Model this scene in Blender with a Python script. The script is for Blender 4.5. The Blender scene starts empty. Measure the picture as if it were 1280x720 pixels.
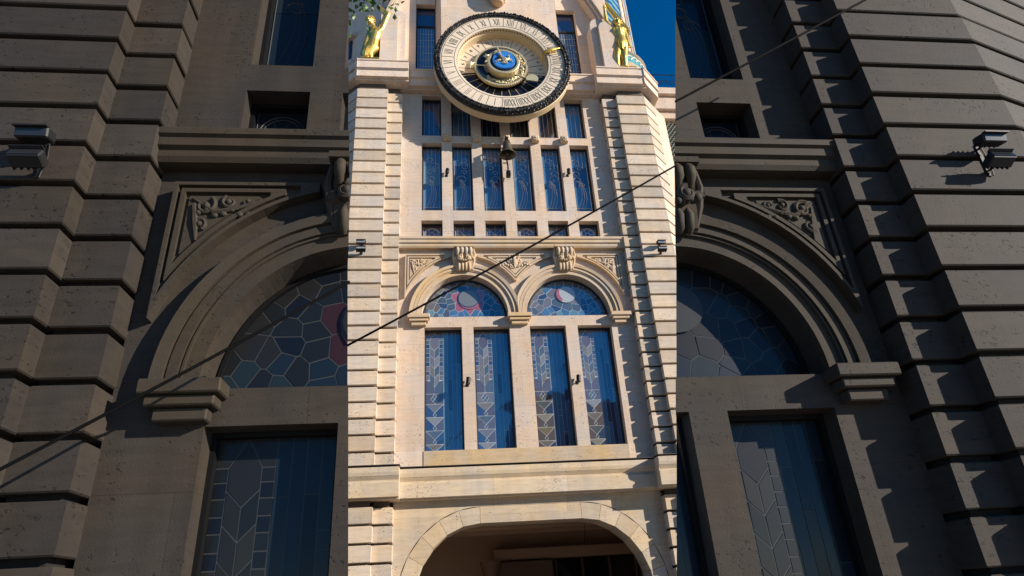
import bpy, bmesh, math, random
from mathutils import Vector, Matrix
rnd = random.Random(7)
sc = bpy.context.scene
COL = sc.collection
R = math.radians

# ------------------------------------------------------------------ camera
F_PX = 800.0; YAW, PIT, ROL = 0.12776183, 0.46138976, -0.06498796
CAM = Vector((-2.3, -17.0, 1.6))
fw = Vector((math.sin(YAW)*math.cos(PIT), math.cos(YAW)*math.cos(PIT), math.sin(PIT)))
rt0 = Vector((math.cos(YAW), -math.sin(YAW), 0)); up0 = rt0.cross(fw)
RT = rt0*math.cos(ROL) + up0*math.sin(ROL); UP = -rt0*math.sin(ROL) + up0*math.cos(ROL)
cd = bpy.data.cameras.new('camera'); cam = bpy.data.objects.new('camera', cd); COL.objects.link(cam)
cd.sensor_fit = 'HORIZONTAL'; cd.sensor_width = 36; cd.lens = F_PX/1280*36; cd.clip_start = .1; cd.clip_end = 3000
cam.matrix_world = Matrix.Translation(CAM) @ Matrix((RT, UP, -fw)).transposed().to_4x4()
sc.camera = cam
def ray(px, py): return RT*((px-640)/F_PX) + UP*((360-py)/F_PX) + fw
def at(px, py, Y):
    d = ray(px, py); return CAM + d*((Y-CAM.y)/d.y)

# ------------------------------------------------------------------ light
SUN_AZ, SUN_EL = R(60), R(20)          # azimuth to the right of the facade normal
sd = Vector((math.sin(SUN_AZ)*math.cos(SUN_EL), -math.cos(SUN_AZ)*math.cos(SUN_EL), math.sin(SUN_EL)))
w = bpy.data.worlds.new('World'); sc.world = w; w.use_nodes = True
nt = w.node_tree; bg = nt.nodes['Background']
sky = nt.nodes.new('ShaderNodeTexSky'); sky.sky_type = 'NISHITA'; sky.sun_disc = False
sky.sun_elevation = SUN_EL; sky.sun_rotation = math.atan2(sd.x, sd.y)
sky.altitude = 2500; sky.air_density = 1.0; sky.dust_density = .1; sky.ozone_density = 4.0
hsv = nt.nodes.new('ShaderNodeHueSaturation'); hsv.inputs['Saturation'].default_value = 1.28
nt.links.new(sky.outputs[0], hsv.inputs['Color']); nt.links.new(hsv.outputs[0], bg.inputs[0]); bg.inputs[1].default_value = .102
sl = bpy.data.lights.new('sun', 'SUN'); sl.energy = 5.0; sl.angle = R(.5); sl.color = (1, .90, .79)
so = bpy.data.objects.new('sun', sl); COL.objects.link(so); so.location = (30, -30, 40)
so.rotation_euler = sd.to_track_quat('Z', 'Y').to_euler()
sc.view_settings.view_transform = 'Standard'; sc.view_settings.look = 'None'
sc.view_settings.exposure = .57; sc.view_settings.gamma = 1

# ------------------------------------------------------------------ materials
MATS = {}
def pbr(name, col, rough=.6, metal=0, spec=.5, var=0, bump=0, bscale=30, coat=0):
    m = bpy.data.materials.new(name); m.use_nodes = True; MATS[name] = m
    t = m.node_tree; b = t.nodes['Principled BSDF']
    b.inputs['Base Color'].default_value = (*col, 1); b.inputs['Roughness'].default_value = rough
    b.inputs['Metallic'].default_value = metal; b.inputs['Specular IOR Level'].default_value = spec
    b.inputs['Coat Weight'].default_value = coat
    if var or bump:
        tc = t.nodes.new('ShaderNodeTexCoord'); n = t.nodes.new('ShaderNodeTexNoise')
        n.inputs['Scale'].default_value = bscale; n.inputs['Detail'].default_value = 4
        t.links.new(tc.outputs['Object'], n.inputs['Vector'])
        if var:
            oi = t.nodes.new('ShaderNodeObjectInfo')
            mr = t.nodes.new('ShaderNodeMath'); mr.operation = 'ADD'
            t.links.new(n.outputs[0], mr.inputs[0]); t.links.new(oi.outputs['Random'], mr.inputs[1])
            mp = t.nodes.new('ShaderNodeMapRange'); mp.inputs[1].default_value = .2; mp.inputs[2].default_value = 1.8
            mp.inputs[3].default_value = 1-var; mp.inputs[4].default_value = 1+var
            t.links.new(mr.outputs[0], mp.inputs[0])
            hs = t.nodes.new('ShaderNodeHueSaturation'); hs.inputs['Color'].default_value = (*col, 1)
            t.links.new(mp.outputs[0], hs.inputs['Value']); t.links.new(hs.outputs[0], b.inputs['Base Color'])
        if bump:
            bp = t.nodes.new('ShaderNodeBump'); bp.inputs['Strength'].default_value = bump; bp.inputs['Distance'].default_value = .02
            t.links.new(n.outputs[0], bp.inputs['Height']); t.links.new(bp.outputs[0], b.inputs['Normal'])
    return m

def stone(name, col, vein=.07, pore=.5, rough=.75, tone=.10, slab=False, streak=.07):
    """travertine: soft clouding, horizontal veins, small pores, piece-to-piece tone"""
    m = bpy.data.materials.new(name); m.use_nodes = True; MATS[name] = m
    t = m.node_tree; N = t.nodes.new; L = t.links.new; b = t.nodes['Principled BSDF']
    b.inputs['Roughness'].default_value = rough; b.inputs['Specular IOR Level'].default_value = .25
    tc = N('ShaderNodeTexCoord'); oi = N('ShaderNodeObjectInfo')
    sc_ = N('ShaderNodeVectorMath'); sc_.operation = 'SCALE'; sc_.inputs['Scale'].default_value = 37
    cx = N('ShaderNodeCombineXYZ'); 
    for i in range(3): L(oi.outputs['Random'], cx.inputs[i])
    L(cx.outputs[0], sc_.inputs[0])
    ad = N('ShaderNodeVectorMath'); ad.operation = 'ADD'; L(tc.outputs['Object'], ad.inputs[0]); L(sc_.outputs[0], ad.inputs[1])
    cl = N('ShaderNodeTexNoise'); cl.inputs['Scale'].default_value = 1.3; cl.inputs['Detail'].default_value = 5; L(ad.outputs[0], cl.inputs['Vector'])
    mpv = N('ShaderNodeMapping'); mpv.inputs['Scale'].default_value = (1.6, 1.6, 9); L(ad.outputs[0], mpv.inputs['Vector'])
    ve = N('ShaderNodeTexNoise'); ve.inputs['Scale'].default_value = 1.6; ve.inputs['Detail'].default_value = 6; ve.inputs['Distortion'].default_value = .6
    L(mpv.outputs[0], ve.inputs['Vector'])
    mpp = N('ShaderNodeMapping'); mpp.inputs['Scale'].default_value = (1, 1, 1.9); L(ad.outputs[0], mpp.inputs['Vector'])
    po = N('ShaderNodeTexNoise'); po.inputs['Scale'].default_value = 17; po.inputs['Detail'].default_value = 3; L(mpp.outputs[0], po.inputs['Vector'])
    pd = N('ShaderNodeTexNoise'); pd.inputs['Scale'].default_value = 1.9; L(ad.outputs[0], pd.inputs['Vector'])
    pr = N('ShaderNodeMapRange'); pr.inputs[1].default_value = .61; pr.inputs[2].default_value = .67; L(po.outputs[0], pr.inputs[0])
    pg = N('ShaderNodeMapRange'); pg.inputs[1].default_value = .45; pg.inputs[2].default_value = .6; L(pd.outputs[0], pg.inputs[0])
    pm = N('ShaderNodeMath'); pm.operation = 'MULTIPLY'; L(pr.outputs[0], pm.inputs[0]); L(pg.outputs[0], pm.inputs[1])
    # value factor
    def mr(src, a, bb, lo=.3, hi=.7):
        q = N('ShaderNodeMapRange'); q.inputs[1].default_value = lo; q.inputs[2].default_value = hi
        q.inputs[3].default_value = a; q.inputs[4].default_value = bb; L(src, q.inputs[0]); return q.outputs[0]
    def mul(a, bb):
        q = N('ShaderNodeMath'); q.operation = 'MULTIPLY'; L(a, q.inputs[0]); L(bb, q.inputs[1]); return q.outputs[0]
    v = mul(mr(cl.outputs[0], 1-vein, 1+vein*.6), mr(ve.outputs[0], 1-vein, 1+vein*.6))
    v = mul(v, mr(oi.outputs['Random'], 1-tone, 1+tone*.7, 0, 1))
    v = mul(v, mr(pm.outputs[0], 1, 1-pore, 0, 1))
    mps = N('ShaderNodeMapping'); mps.inputs['Scale'].default_value = (2.6, 2.6, .3); L(tc.outputs['Object'], mps.inputs['Vector'])
    st_ = N('ShaderNodeTexNoise'); st_.inputs['Scale'].default_value = 1.5; st_.inputs['Detail'].default_value = 6; L(mps.outputs[0], st_.inputs['Vector'])
    v = mul(v, mr(st_.outputs[0], 1-streak, 1+streak*.4, .35, .65))
    if slab:
        sx = N('ShaderNodeSeparateXYZ'); L(tc.outputs['Object'], sx.inputs[0]); cb_ = N('ShaderNodeCombineXYZ'); L(sx.outputs[0], cb_.inputs[0]); L(sx.outputs[2], cb_.inputs[1])
        bk = N('ShaderNodeTexBrick'); bk.inputs['Scale'].default_value = 1; bk.inputs['Brick Width'].default_value = 1.9; bk.inputs['Row Height'].default_value = .93; bk.inputs['Mortar Size'].default_value = .004
        bk.inputs['Color1'].default_value = (.94, .94, .94, 1); bk.inputs['Color2'].default_value = (1.05, 1.05, 1.05, 1); bk.inputs['Mortar'].default_value = (.72, .72, .72, 1); L(cb_.outputs[0], bk.inputs['Vector'])
        v = mul(v, bk.outputs['Color'])
    hs = N('ShaderNodeHueSaturation'); hs.inputs['Color'].default_value = (*col, 1); L(v, hs.inputs['Value'])
    L(mr(cl.outputs[0], .72, 1.32), hs.inputs['Saturation']); L(hs.outputs[0], b.inputs['Base Color'])
    bp = N('ShaderNodeBump'); bp.inputs['Strength'].default_value = .35; bp.inputs['Distance'].default_value = .02; bp.invert = True
    L(pm.outputs[0], bp.inputs['Height'])
    b2 = N('ShaderNodeBump'); b2.inputs['Strength'].default_value = .12; b2.inputs['Distance'].default_value = .02
    fn = N('ShaderNodeTexNoise'); fn.inputs['Scale'].default_value = 60; fn.inputs['Detail'].default_value = 4; L(ad.outputs[0], fn.inputs['Vector'])
    L(fn.outputs[0], b2.inputs['Height']); L(bp.outputs[0], b2.inputs['Normal']); L(b2.outputs[0], b.inputs['Normal'])
    return m
stone('pale_travertine', (.61, .49, .385), slab=True); stone('block_travertine', (.58, .475, .36), pore=.6, tone=.19, vein=.12)
stone('trim_sandstone', (.55, .415, .275), pore=.2, vein=.04, tone=.05); stone('sill_travertine', (.57, .43, .27), pore=.65, vein=.12)
stone('lower_travertine', (.55, .45, .325), pore=.45, vein=.11, tone=.1, slab=True)
stone('umber_stone', (.046, .037, .028), pore=.5, vein=.14, tone=.1, slab=True, streak=.16); stone('umber_block', (.045, .037, .029), pore=.55, vein=.16, tone=.22, streak=.12)  # tower stones with the dimming put into their colour, for the added buildings
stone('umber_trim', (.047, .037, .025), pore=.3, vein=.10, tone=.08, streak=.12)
def glass(name, col, rough, ior):
    m = pbr(name, col, .5, 0, .2, var=.12, bump=.04, bscale=5, coat=1); b = m.node_tree.nodes['Principled BSDF']
    b.inputs['Coat IOR'].default_value = ior; b.inputs['Coat Roughness'].default_value = rough
    bp = [n for n in m.node_tree.nodes if n.type == 'BUMP'][0]; m.node_tree.links.new(bp.outputs[0], b.inputs['Coat Normal'])
PANE = {'blue': (.05, .135, .25), 'deep': (.018, .04, .10), 'teal': (.10, .21, .27), 'lav': (.12, .118, .122), 'slate': (.06, .082, .10), 'pale': (.17, .175, .16), 'pink': (.30, .085, .105), 'white': (.36, .39, .38), 'amber': (.13, .12, .085), 'lead': (.48, .5, .48), 'violet': (.075, .068, .08)}
for k, c in PANE.items():
    glass('glass_'+k, c, .03, 2.3)
    glass('smoked_'+k, tuple(x*.075+.001 for x in c), .1, 1.25)  # same glass with its colour dimmed, for the added buildings
pbr('joint_mortar', (.10, .07, .05), .9, var=.1); pbr('umber_mortar', (.012, .009, .007), .9)  # mortar colour holds the shade of deep joints; second one is the dimmed copy
pbr('black_metal', (.012, .012, .013), .45, .6); pbr('window_frame_metal', (.018, .017, .017), .5); pbr('smoked_frame', (.004, .004, .004), .6, spec=.2)  # last frame metal is a dimmed copy for the added buildings
pbr('gilding', (.76, .52, .12), .4, .88, bump=.25, bscale=14, var=.1); pbr('bronze', (.17, .15, .1), .45, .8, var=.2, bump=.3, bscale=25)
pbr('pale_gold', (.74, .62, .36), .4, .6, var=.1); pbr('dial_cream', (.66, .55, .41), .55, var=.04); pbr('drum_cream', (.62, .47, .27), .5, var=.05)
pbr('dial_black', (.008, .009, .014), .3); pbr('wreath_iron', (.03, .027, .024), .5, .3, var=.3, bump=.4); pbr('ink', (.05, .04, .03), .6)
pbr('enamel_blue', (.02, .16, .48), .4, var=.2, bscale=8); pbr('cable_rubber', (.003, .003, .003), .8, spec=.1)
pbr('lamp_housing', (.010, .011, .012), .6, spec=.2); pbr('lamp_glass', (.25, .26, .26), .15)
pbr('umber_lamp', (.006, .006, .006), .6); pbr('umber_lamp_glass', (.02, .022, .024), .2)  # floodlight colours dimmed for the added buildings
pbr('mosaic_teal', (.05, .25, .28), .3, var=.35, bscale=9); pbr('flashing', (.07, .055, .045), .6)
pbr('passage_plaster', (.45, .31, .21), .8, var=.08); pbr('passage_wood', (.14, .08, .05), .6, var=.2); pbr('shop_glass', (.01, .01, .012), .1)
pbr('lattice_green', (.16, .18, .14), .6); pbr('slate', (.05, .06, .05), .6, var=.2)
pbr('bark', (.12, .09, .06), .9, var=.2, bump=.5); pbr('leaf', (.07, .14, .025), .5, var=.35)
pbr('paving', (.30, .27, .24), .8, var=.1, bump=.2, bscale=3)
def mosaic():
    m = bpy.data.materials.new('wave_mosaic'); m.use_nodes = True; MATS['wave_mosaic'] = m; t = m.node_tree; b = t.nodes['Principled BSDF']
    tc = t.nodes.new('ShaderNodeTexCoord'); wv = t.nodes.new('ShaderNodeTexWave'); wv.bands_direction = 'DIAGONAL'; wv.inputs['Scale'].default_value = 1.4
    wv.inputs['Distortion'].default_value = 5; wv.inputs['Detail'].default_value = 3
    cr = t.nodes.new('ShaderNodeValToRGB'); e = cr.color_ramp.elements; e[0].color = (.02, .11, .22, 1); e[1].color = (.22, .38, .42, 1); e[0].position = .2; e[1].position = .95
    e2 = cr.color_ramp.elements.new(.6); e2.color = (.05, .2, .33, 1)
    t.links.new(tc.outputs['Object'], wv.inputs['Vector']); t.links.new(wv.outputs[1], cr.inputs[0]); t.links.new(cr.outputs[0], b.inputs['Base Color']); b.inputs['Roughness'].default_value = .25
mosaic()

# ------------------------------------------------------------------ mesh helpers
class MB:
    def __init__(s): s.v = []; s.f = []; s.smooth = False
    def add(s, vs, fs):
        o = len(s.v); s.v += [tuple(v) for v in vs]; s.f += [tuple(i+o for i in f) for f in fs]; return s
    def box(s, x0, x1, y0, y1, z0, z1):
        return s.add([(x, y, z) for x in (x0, x1) for y in (y0, y1) for z in (z0, z1)],
                     [(0, 1, 3, 2), (4, 6, 7, 5), (0, 4, 5, 1), (2, 3, 7, 6), (0, 2, 6, 4), (1, 5, 7, 3)])
    def bbox(s, x0, x1, y0, y1, z0, z1, c=.02):
        """box whose edges are chamfered on all sides"""
        pts = []
        for sx, x in ((1, x0), (-1, x1)):
            for sy, y in ((1, y0), (-1, y1)):
                for sz, z in ((1, z0), (-1, z1)):
                    pts += [Vector((x+sx*c, y+sy*c, z)), Vector((x+sx*c, y, z+sz*c)), Vector((x, y+sy*c, z+sz*c))]
        bm = bmesh.new(); [bm.verts.new(p) for p in pts]; r = bmesh.ops.convex_hull(bm, input=bm.verts)
        bmesh.ops.dissolve_limit(bm, angle_limit=.01, verts=bm.verts, edges=bm.edges)
        bm.verts.index_update(); s.add([v.co for v in bm.verts], [[v.index for v in f.verts] for f in bm.faces]); bm.free(); return s
    def prism_xz(s, poly, y0, y1):
        """polygon in x,z extruded from y0 (front) to y1"""
        n = len(poly)
        s.add([(x, y0, z) for x, z in poly]+[(x, y1, z) for x, z in poly], [tuple(range(n)), tuple(range(2*n-1, n-1, -1))]+[(i, i+n, (i+1) % n+n, (i+1) % n) for i in range(n)]); return s
    def prism_xy(s, poly, z0, z1, c=0):
        n = len(poly)
        if not c:
            return s.add([(x, y, z0) for x, y in poly]+[(x, y, z1) for x, y in poly], [tuple(range(n-1, -1, -1)), tuple(range(n, 2*n))]+[(i, (i+1) % n, (i+1) % n+n, i+n) for i in range(n)])
        ins = offset_poly(poly, c); vs = []
        for pl, z in ((ins, z0), (poly, z0+c), (poly, z1-c), (ins, z1)): vs += [(x, y, z) for x, y in pl]
        fs = [tuple(range(n-1, -1, -1)), tuple(range(3*n, 4*n))]
        for k in range(3): fs += [(k*n+i, k*n+(i+1) % n, (k+1)*n+(i+1) % n, (k+1)*n+i) for i in range(n)]
        return s.add(vs, fs)
    def run(s, prof, x0, x1):
        """profile of (y,z) swept along x"""
        n = len(prof)
        return s.add([(x0, y, z) for y, z in prof]+[(x1, y, z) for y, z in prof], [tuple(range(n)), tuple(range(2*n-1, n-1, -1))]+[(i, i+n, (i+1) % n+n, (i+1) % n) for i in range(n)])
    def rim(s, pa, pb, y0, y1):
        """ring between two matching x,z loops, front at y0, back at y1"""
        n = len(pa); vs = [(x, y0, z) for x, z in pa]+[(x, y0, z) for x, z in pb]+[(x, y1, z) for x, z in pa]+[(x, y1, z) for x, z in pb]; fs = []
        for i in range(n):
            j = (i+1) % n; fs += [(i, j, n+j, n+i), (i, 2*n+i, 2*n+j, j), (n+i, n+j, 3*n+j, 3*n+i)]
        return s.add(vs, fs)
    def tube(s, pts, rad, n=6, cap=True):
        pts = [Vector(p) for p in pts]; m = len(pts); rad = rad if isinstance(rad, (list, tuple)) else [rad]*m
        vs = []; fs = []; ref = None
        for i, p in enumerate(pts):
            d = (pts[min(i+1, m-1)]-pts[max(i-1, 0)]).normalized()
            a = d.cross(Vector((0, 0, 1)) if abs(d.z) < .9 else Vector((0, 1, 0))) if ref is None else ref-d*ref.dot(d)
            a.normalize(); ref = a; b = d.cross(a)
            vs += [p+(a*math.cos(k*2*math.pi/n)+b*math.sin(k*2*math.pi/n))*rad[i] for k in range(n)]
        for i in range(m-1): fs += [(i*n+k, i*n+(k+1) % n, (i+1)*n+(k+1) % n, (i+1)*n+k) for k in range(n)]
        if cap: fs += [tuple(range(n-1, -1, -1)), tuple(range((m-1)*n, m*n))]
        return s.add(vs, fs)
    def lathe(s, prof, c, axis='z', n=32):
        """profile (r,h) turned about an axis through c; axis 'y' turns h into depth"""
        vs = []; m = len(prof); c = Vector(c)
        for r, h in prof:
            for k in range(n):
                a = 2*math.pi*k/n
                vs.append(c+(Vector((r*math.cos(a), r*math.sin(a), h)) if axis == 'z' else Vector((r*math.sin(a), h, r*math.cos(a)))))
        fs = [(i*n+k, i*n+(k+1) % n, (i+1)*n+(k+1) % n, (i+1)*n+k) for i in range(m-1) for k in range(n)]
        return s.add(vs, fs)
    def blob(s, c, r, rot=None, n=8, m=5):
        c = Vector(c); r = Vector(r if isinstance(r, (tuple, list)) else (r, r, r)); vs = []; fs = []
        for i in range(m+1):
            t = math.pi*i/m
            for k in range(n):
                a = 2*math.pi*k/n; p = Vector((r.x*math.sin(t)*math.cos(a), r.y*math.sin(t)*math.sin(a), r.z*math.cos(t)))
                vs.append(c+(rot @ p if rot else p))
        fs = [(i*n+k, (i+1)*n+k, (i+1)*n+(k+1) % n, i*n+(k+1) % n) for i in range(m) for k in range(n)]
        return s.add(vs, fs)
    def mesh(s, name, mat, smooth=False, fix=True):
        me = bpy.data.meshes.new(name); bm = bmesh.new(); vv = [bm.verts.new(v) for v in s.v]
        for f in s.f:
            try: bm.faces.new([vv[i] for i in f])
            except ValueError: pass
        bmesh.ops.remove_doubles(bm, verts=bm.verts, dist=1e-5)
        if fix: bmesh.ops.recalc_face_normals(bm, faces=bm.faces)
        bm.to_mesh(me); bm.free(); me.materials.append(MATS[mat])
        if smooth:
            me.polygons.foreach_set('use_smooth', [True]*len(me.polygons))
            try: me.set_sharp_from_angle(angle=R(40))
            except Exception: pass
        return me

def offset_poly(poly, d):
    """inset a polygon (either winding) by d"""
    n = len(poly); ar = sum(poly[i][0]*poly[(i+1) % n][1]-poly[(i+1) % n][0]*poly[i][1] for i in range(n)); sg = 1 if ar > 0 else -1
    out = []
    for i in range(n):
        p0, p1, p2 = Vector(poly[i-1]), Vector(poly[i]), Vector(poly[(i+1) % n])
        a = (p1-p0).normalized(); b = (p2-p1).normalized()
        na = Vector((-a.y, a.x))*sg; nb = Vector((-b.y, b.x))*sg; q = na+nb
        k = 2/max(q.length_squared, .35); out.append(tuple(p1+q*(d*k)))
    return out
def link(name, me, parent=None, loc=(0, 0, 0)):
    o = bpy.data.objects.new(name, me); COL.objects.link(o); o.parent = parent; o.location = loc; return o
def tag(o, label=None, cat=None, group=None, kind=None):
    if label: o['label'] = label
    if cat: o['category'] = cat
    if group: o['group'] = group
    if kind: o['kind'] = kind
    return o
def empty(name, loc): 
    o = link(name, None, None, loc); o.empty_display_size = .3; return o

class Site:
    """where a facade stands: its root, its drop, its palette and the cut of its end wall"""
    def __init__(s, root, oz, pal, cut=None, xr=(-99, 99)): s.root = root; s.oz = oz; s.pal = pal; s.cut = cut; s.xr = xr
    def add(s, name, mb, mat, parent=None, loc=(0, 0, 0), smooth=False, me=None):
        if s.cut:
            co, no = s.cut; vs = mb.v; dd = [(Vector(v)+Vector(loc)-co).dot(no) for v in vs]
            if max(dd) <= .004: return None
        me = me or mb.mesh(name, s.pal.get(mat, mat), smooth)
        if s.cut and min(dd) < -.002:
            bm = bmesh.new(); bm.from_mesh(me)
            r = bmesh.ops.bisect_plane(bm, geom=bm.verts[:]+bm.edges[:]+bm.faces[:], plane_co=co-Vector(loc), plane_no=no, clear_inner=True, dist=1e-4)
            eds = [e for e in r['geom_cut'] if isinstance(e, bmesh.types.BMEdge)]
            try: bmesh.ops.holes_fill(bm, edges=eds, sides=0)
            except Exception: pass
            if not bm.faces: bm.free(); return None
            bm.to_mesh(me); bm.free()
        l = Vector(loc)
        if parent is None: parent = s.root; l += Vector((0, 0, s.oz))
        return link(name, me, parent, l)

# ------------------------------------------------------------------ facade pieces (x across, y into the wall, z up)
PITCH, Z0J = .4329, 4.86
def wall_grid(mb, xs, zs, solid, y0, y1):
    nx, nz = len(xs)-1, len(zs)-1; S = lambda i, j: 0 <= i < nx and 0 <= j < nz and solid(i, j)
    for i in range(nx):
        for j in range(nz):
            a, b, c, d = xs[i], xs[i+1], zs[j], zs[j+1]
            if S(i, j): mb.add([(a, y0, c), (b, y0, c), (b, y0, d), (a, y0, d)], [(0, 1, 2, 3)])
            else:
                if S(i-1, j): mb.add([(a, y0, c), (a, y0, d), (a, y1, d), (a, y1, c)], [(0, 1, 2, 3)])
                if S(i+1, j): mb.add([(b, y0, c), (b, y1, c), (b, y1, d), (b, y0, d)], [(0, 1, 2, 3)])
                if S(i, j-1): mb.add([(a, y0, c), (a, y1, c), (b, y1, c), (b, y0, c)], [(0, 1, 2, 3)])
                if S(i, j+1): mb.add([(a, y0, d), (b, y0, d), (b, y1, d), (a, y1, d)], [(0, 1, 2, 3)])
def arch_zone(mb, cx, rx, rz, z0, zt, xl, xr, y0, y1, n=36):
    P = [(cx-rx*math.cos(math.pi*i/n), z0+rz*math.sin(math.pi*i/n)) for i in range(n+1)]
    for (a, c), (b, d) in zip(P, P[1:]):
        mb.add([(a, y0, c), (b, y0, d), (b, y0, zt), (a, y0, zt)], [(0, 1, 2, 3)])
        mb.add([(a, y0, c), (a, y1, c), (b, y1, d), (b, y0, d)], [(0, 1, 2, 3)])
    mb.add([(xl, y0, z0), (cx-rx, y0, z0), (cx-rx, y0, zt), (xl, y0, zt)], [(0, 1, 2, 3)])
    mb.add([(cx+rx, y0, z0), (xr, y0, z0), (xr, y0, zt), (cx+rx, y0, zt)], [(0, 1, 2, 3)])

WX = [-2.815+.995*k for k in range(6)]; WW = .655
BIG = [(-2.71, -1.645), (-1.31, -.26), (.33, 1.39), (1.745, 2.77)]
ACX, ARX, ARZ, ASP = 1.53, 1.26, 1.34, 9.2
YG = .30                     # depth of the glass behind the wall face
def clip_half(poly, p, q):
    """part of poly nearer to p than q"""
    m = ((p[0]+q[0])/2, (p[1]+q[1])/2); nx, ny = p[0]-q[0], p[1]-q[1]; out = []
    for i in range(len(poly)):
        a, b = poly[i-1], poly[i]; da = (a[0]-m[0])*nx+(a[1]-m[1])*ny; db = (b[0]-m[0])*nx+(b[1]-m[1])*ny
        if (da > 0) != (db > 0):
            t = da/(da-db); out.append((a[0]+(b[0]-a[0])*t, a[1]+(b[1]-a[1])*t))
        if db > 0: out.append(b)
    return out
def area(p): return abs(sum(p[i][0]*p[(i+1) % len(p)][1]-p[(i+1) % len(p)][0]*p[i][1] for i in range(len(p))))/2

def pane(S, poly, col, par, g=.0065, y=YG-.004, name='pane'):
    if area(poly) < .0012: return
    q = offset_poly(poly, g)
    if area(q) < .0005 or area(q) > area(poly): return
    mb = MB().prism_xz(q, y, YG+.012); n = len(q); cx = sum(p[0] for p in q)/n; cz = sum(p[1] for p in q)/n; ax = rnd.uniform(-.012, .012); az = rnd.uniform(-.012, .012)
    mb.v[:n] = [(x, y+max(-.003, min(.003, ax*(x-cx)+az*(z-cz))), z) for x, _, z in mb.v[:n]]      # hand-set panes never lie quite flat
    S.add(name, mb, 'glass_'+col, par)
def big_window(S, a, b, zb, zt, idx):
    r = random.Random(idx)
    fr = MB(); k = .042
    o = [(a, zb), (b, zb), (b, zt), (a, zt)]; i_ = offset_poly(o, k); fr.rim(o, i_, YG-.09, YG+.1)
    win = S.add('window', fr, 'window_frame_metal')
    if not win: return
    S.add('leading', MB().box(a+.01, b-.01, YG, YG+.03, zb+.01, zt-.01), 'glass_lead', win)
    A, B = a+.04, a+.04+.49; c = (A+B)/2; T = zt-.04; P = lambda *uv: [(u, T-v) for u, v in uv]
    H = T-zb-.04
    put = lambda pl, col: pane(S, [(u, max(z, zb+.04)) for u, z in pl], col, win)
    m2 = lambda pl: [(2*c-u, v_) for u, v_ in pl]
    def both(pl, c1, c2=None): put(P(*pl), c1); put(P(*m2(pl)), c2 or c1)
    both([(A, 0), (c, 0), (A+.11, .24), (A, .24)], 'lav'); both([(A, .24), (A+.11, .24), (A+.11, .36), (A, .36)], 'slate')
    put(P((c, 0), (B-.11, .24), (B-.11, .42), (c, .56), (A+.11, .42), (A+.11, .24)), r.choice(['violet', 'lav', 'slate']))
    for k in range(4):
        v = .36+.27*k; w_ = .135
        both([(c-w_, v+.06), (c, v+.2), (c, v+.47), (c-w_, v+.33)], r.choice(['slate', 'amber', 'slate', 'lav']), r.choice(['slate', 'slate', 'pale', 'amber']))
        both([(A, v), (A+.11, v), (A+.11, v+.13), (A, v+.13)], r.choice(['deep', 'deep', 'violet'])); both([(A, v+.13), (A+.11, v+.13), (A+.11, v+.27), (A, v+.27)], r.choice(['lav', 'slate']))
    both([(A, 1.44), (A+.11, 1.47), (c, 1.64), (c, 1.84), (A, 1.84)], 'violet', r.choice(['violet', 'slate']))
    for du, dv in ((0, 0), (-.055, .0725), (.055, .0725), (0, .145)): put(P((c+du, 1.84+dv), (c+du+.055, 1.9125+dv), (c+du, 1.985+dv), (c+du-.055, 1.9125+dv)), 'slate')
    both([(A, 1.84), (c, 1.84), (c-.11, 1.985), (c, 2.13), (A, 2.13)], r.choice(['violet', 'lav']))
    v = 2.13
    while v < H-.1:
        put(P((A, v), (B, v), (c, v+.24)), r.choice(['lav', 'amber', 'slate', 'pale'])); both([(A, v), (c, v+.24), (c-.05, v+.305), (c, v+.37), (A, v+.37)], r.choice(['violet', 'violet', 'deep']), r.choice(['violet', 'deep']))
        put(P((c, v+.24), (c+.05, v+.305), (c, v+.37), (c-.05, v+.305)), 'slate'); v += .37
    x0, x1 = B, b-.04; n = 4
    for i in range(n):
        u0, u1 = x0+(x1-x0)*i/n, x0+(x1-x0)*(i+1)/n; cuts = [0]+sorted(r.uniform(.3, H-.3) for _ in range(2))+[H]
        for p_, q_ in zip(cuts, cuts[1:]): pane(S, P((u0, p_), (u1, p_), (u1, q_), (u0, q_)), r.choice(['blue', 'blue', 'blue', 'deep']) if i else r.choice(['teal', 'blue']), win, g=.005)
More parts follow.
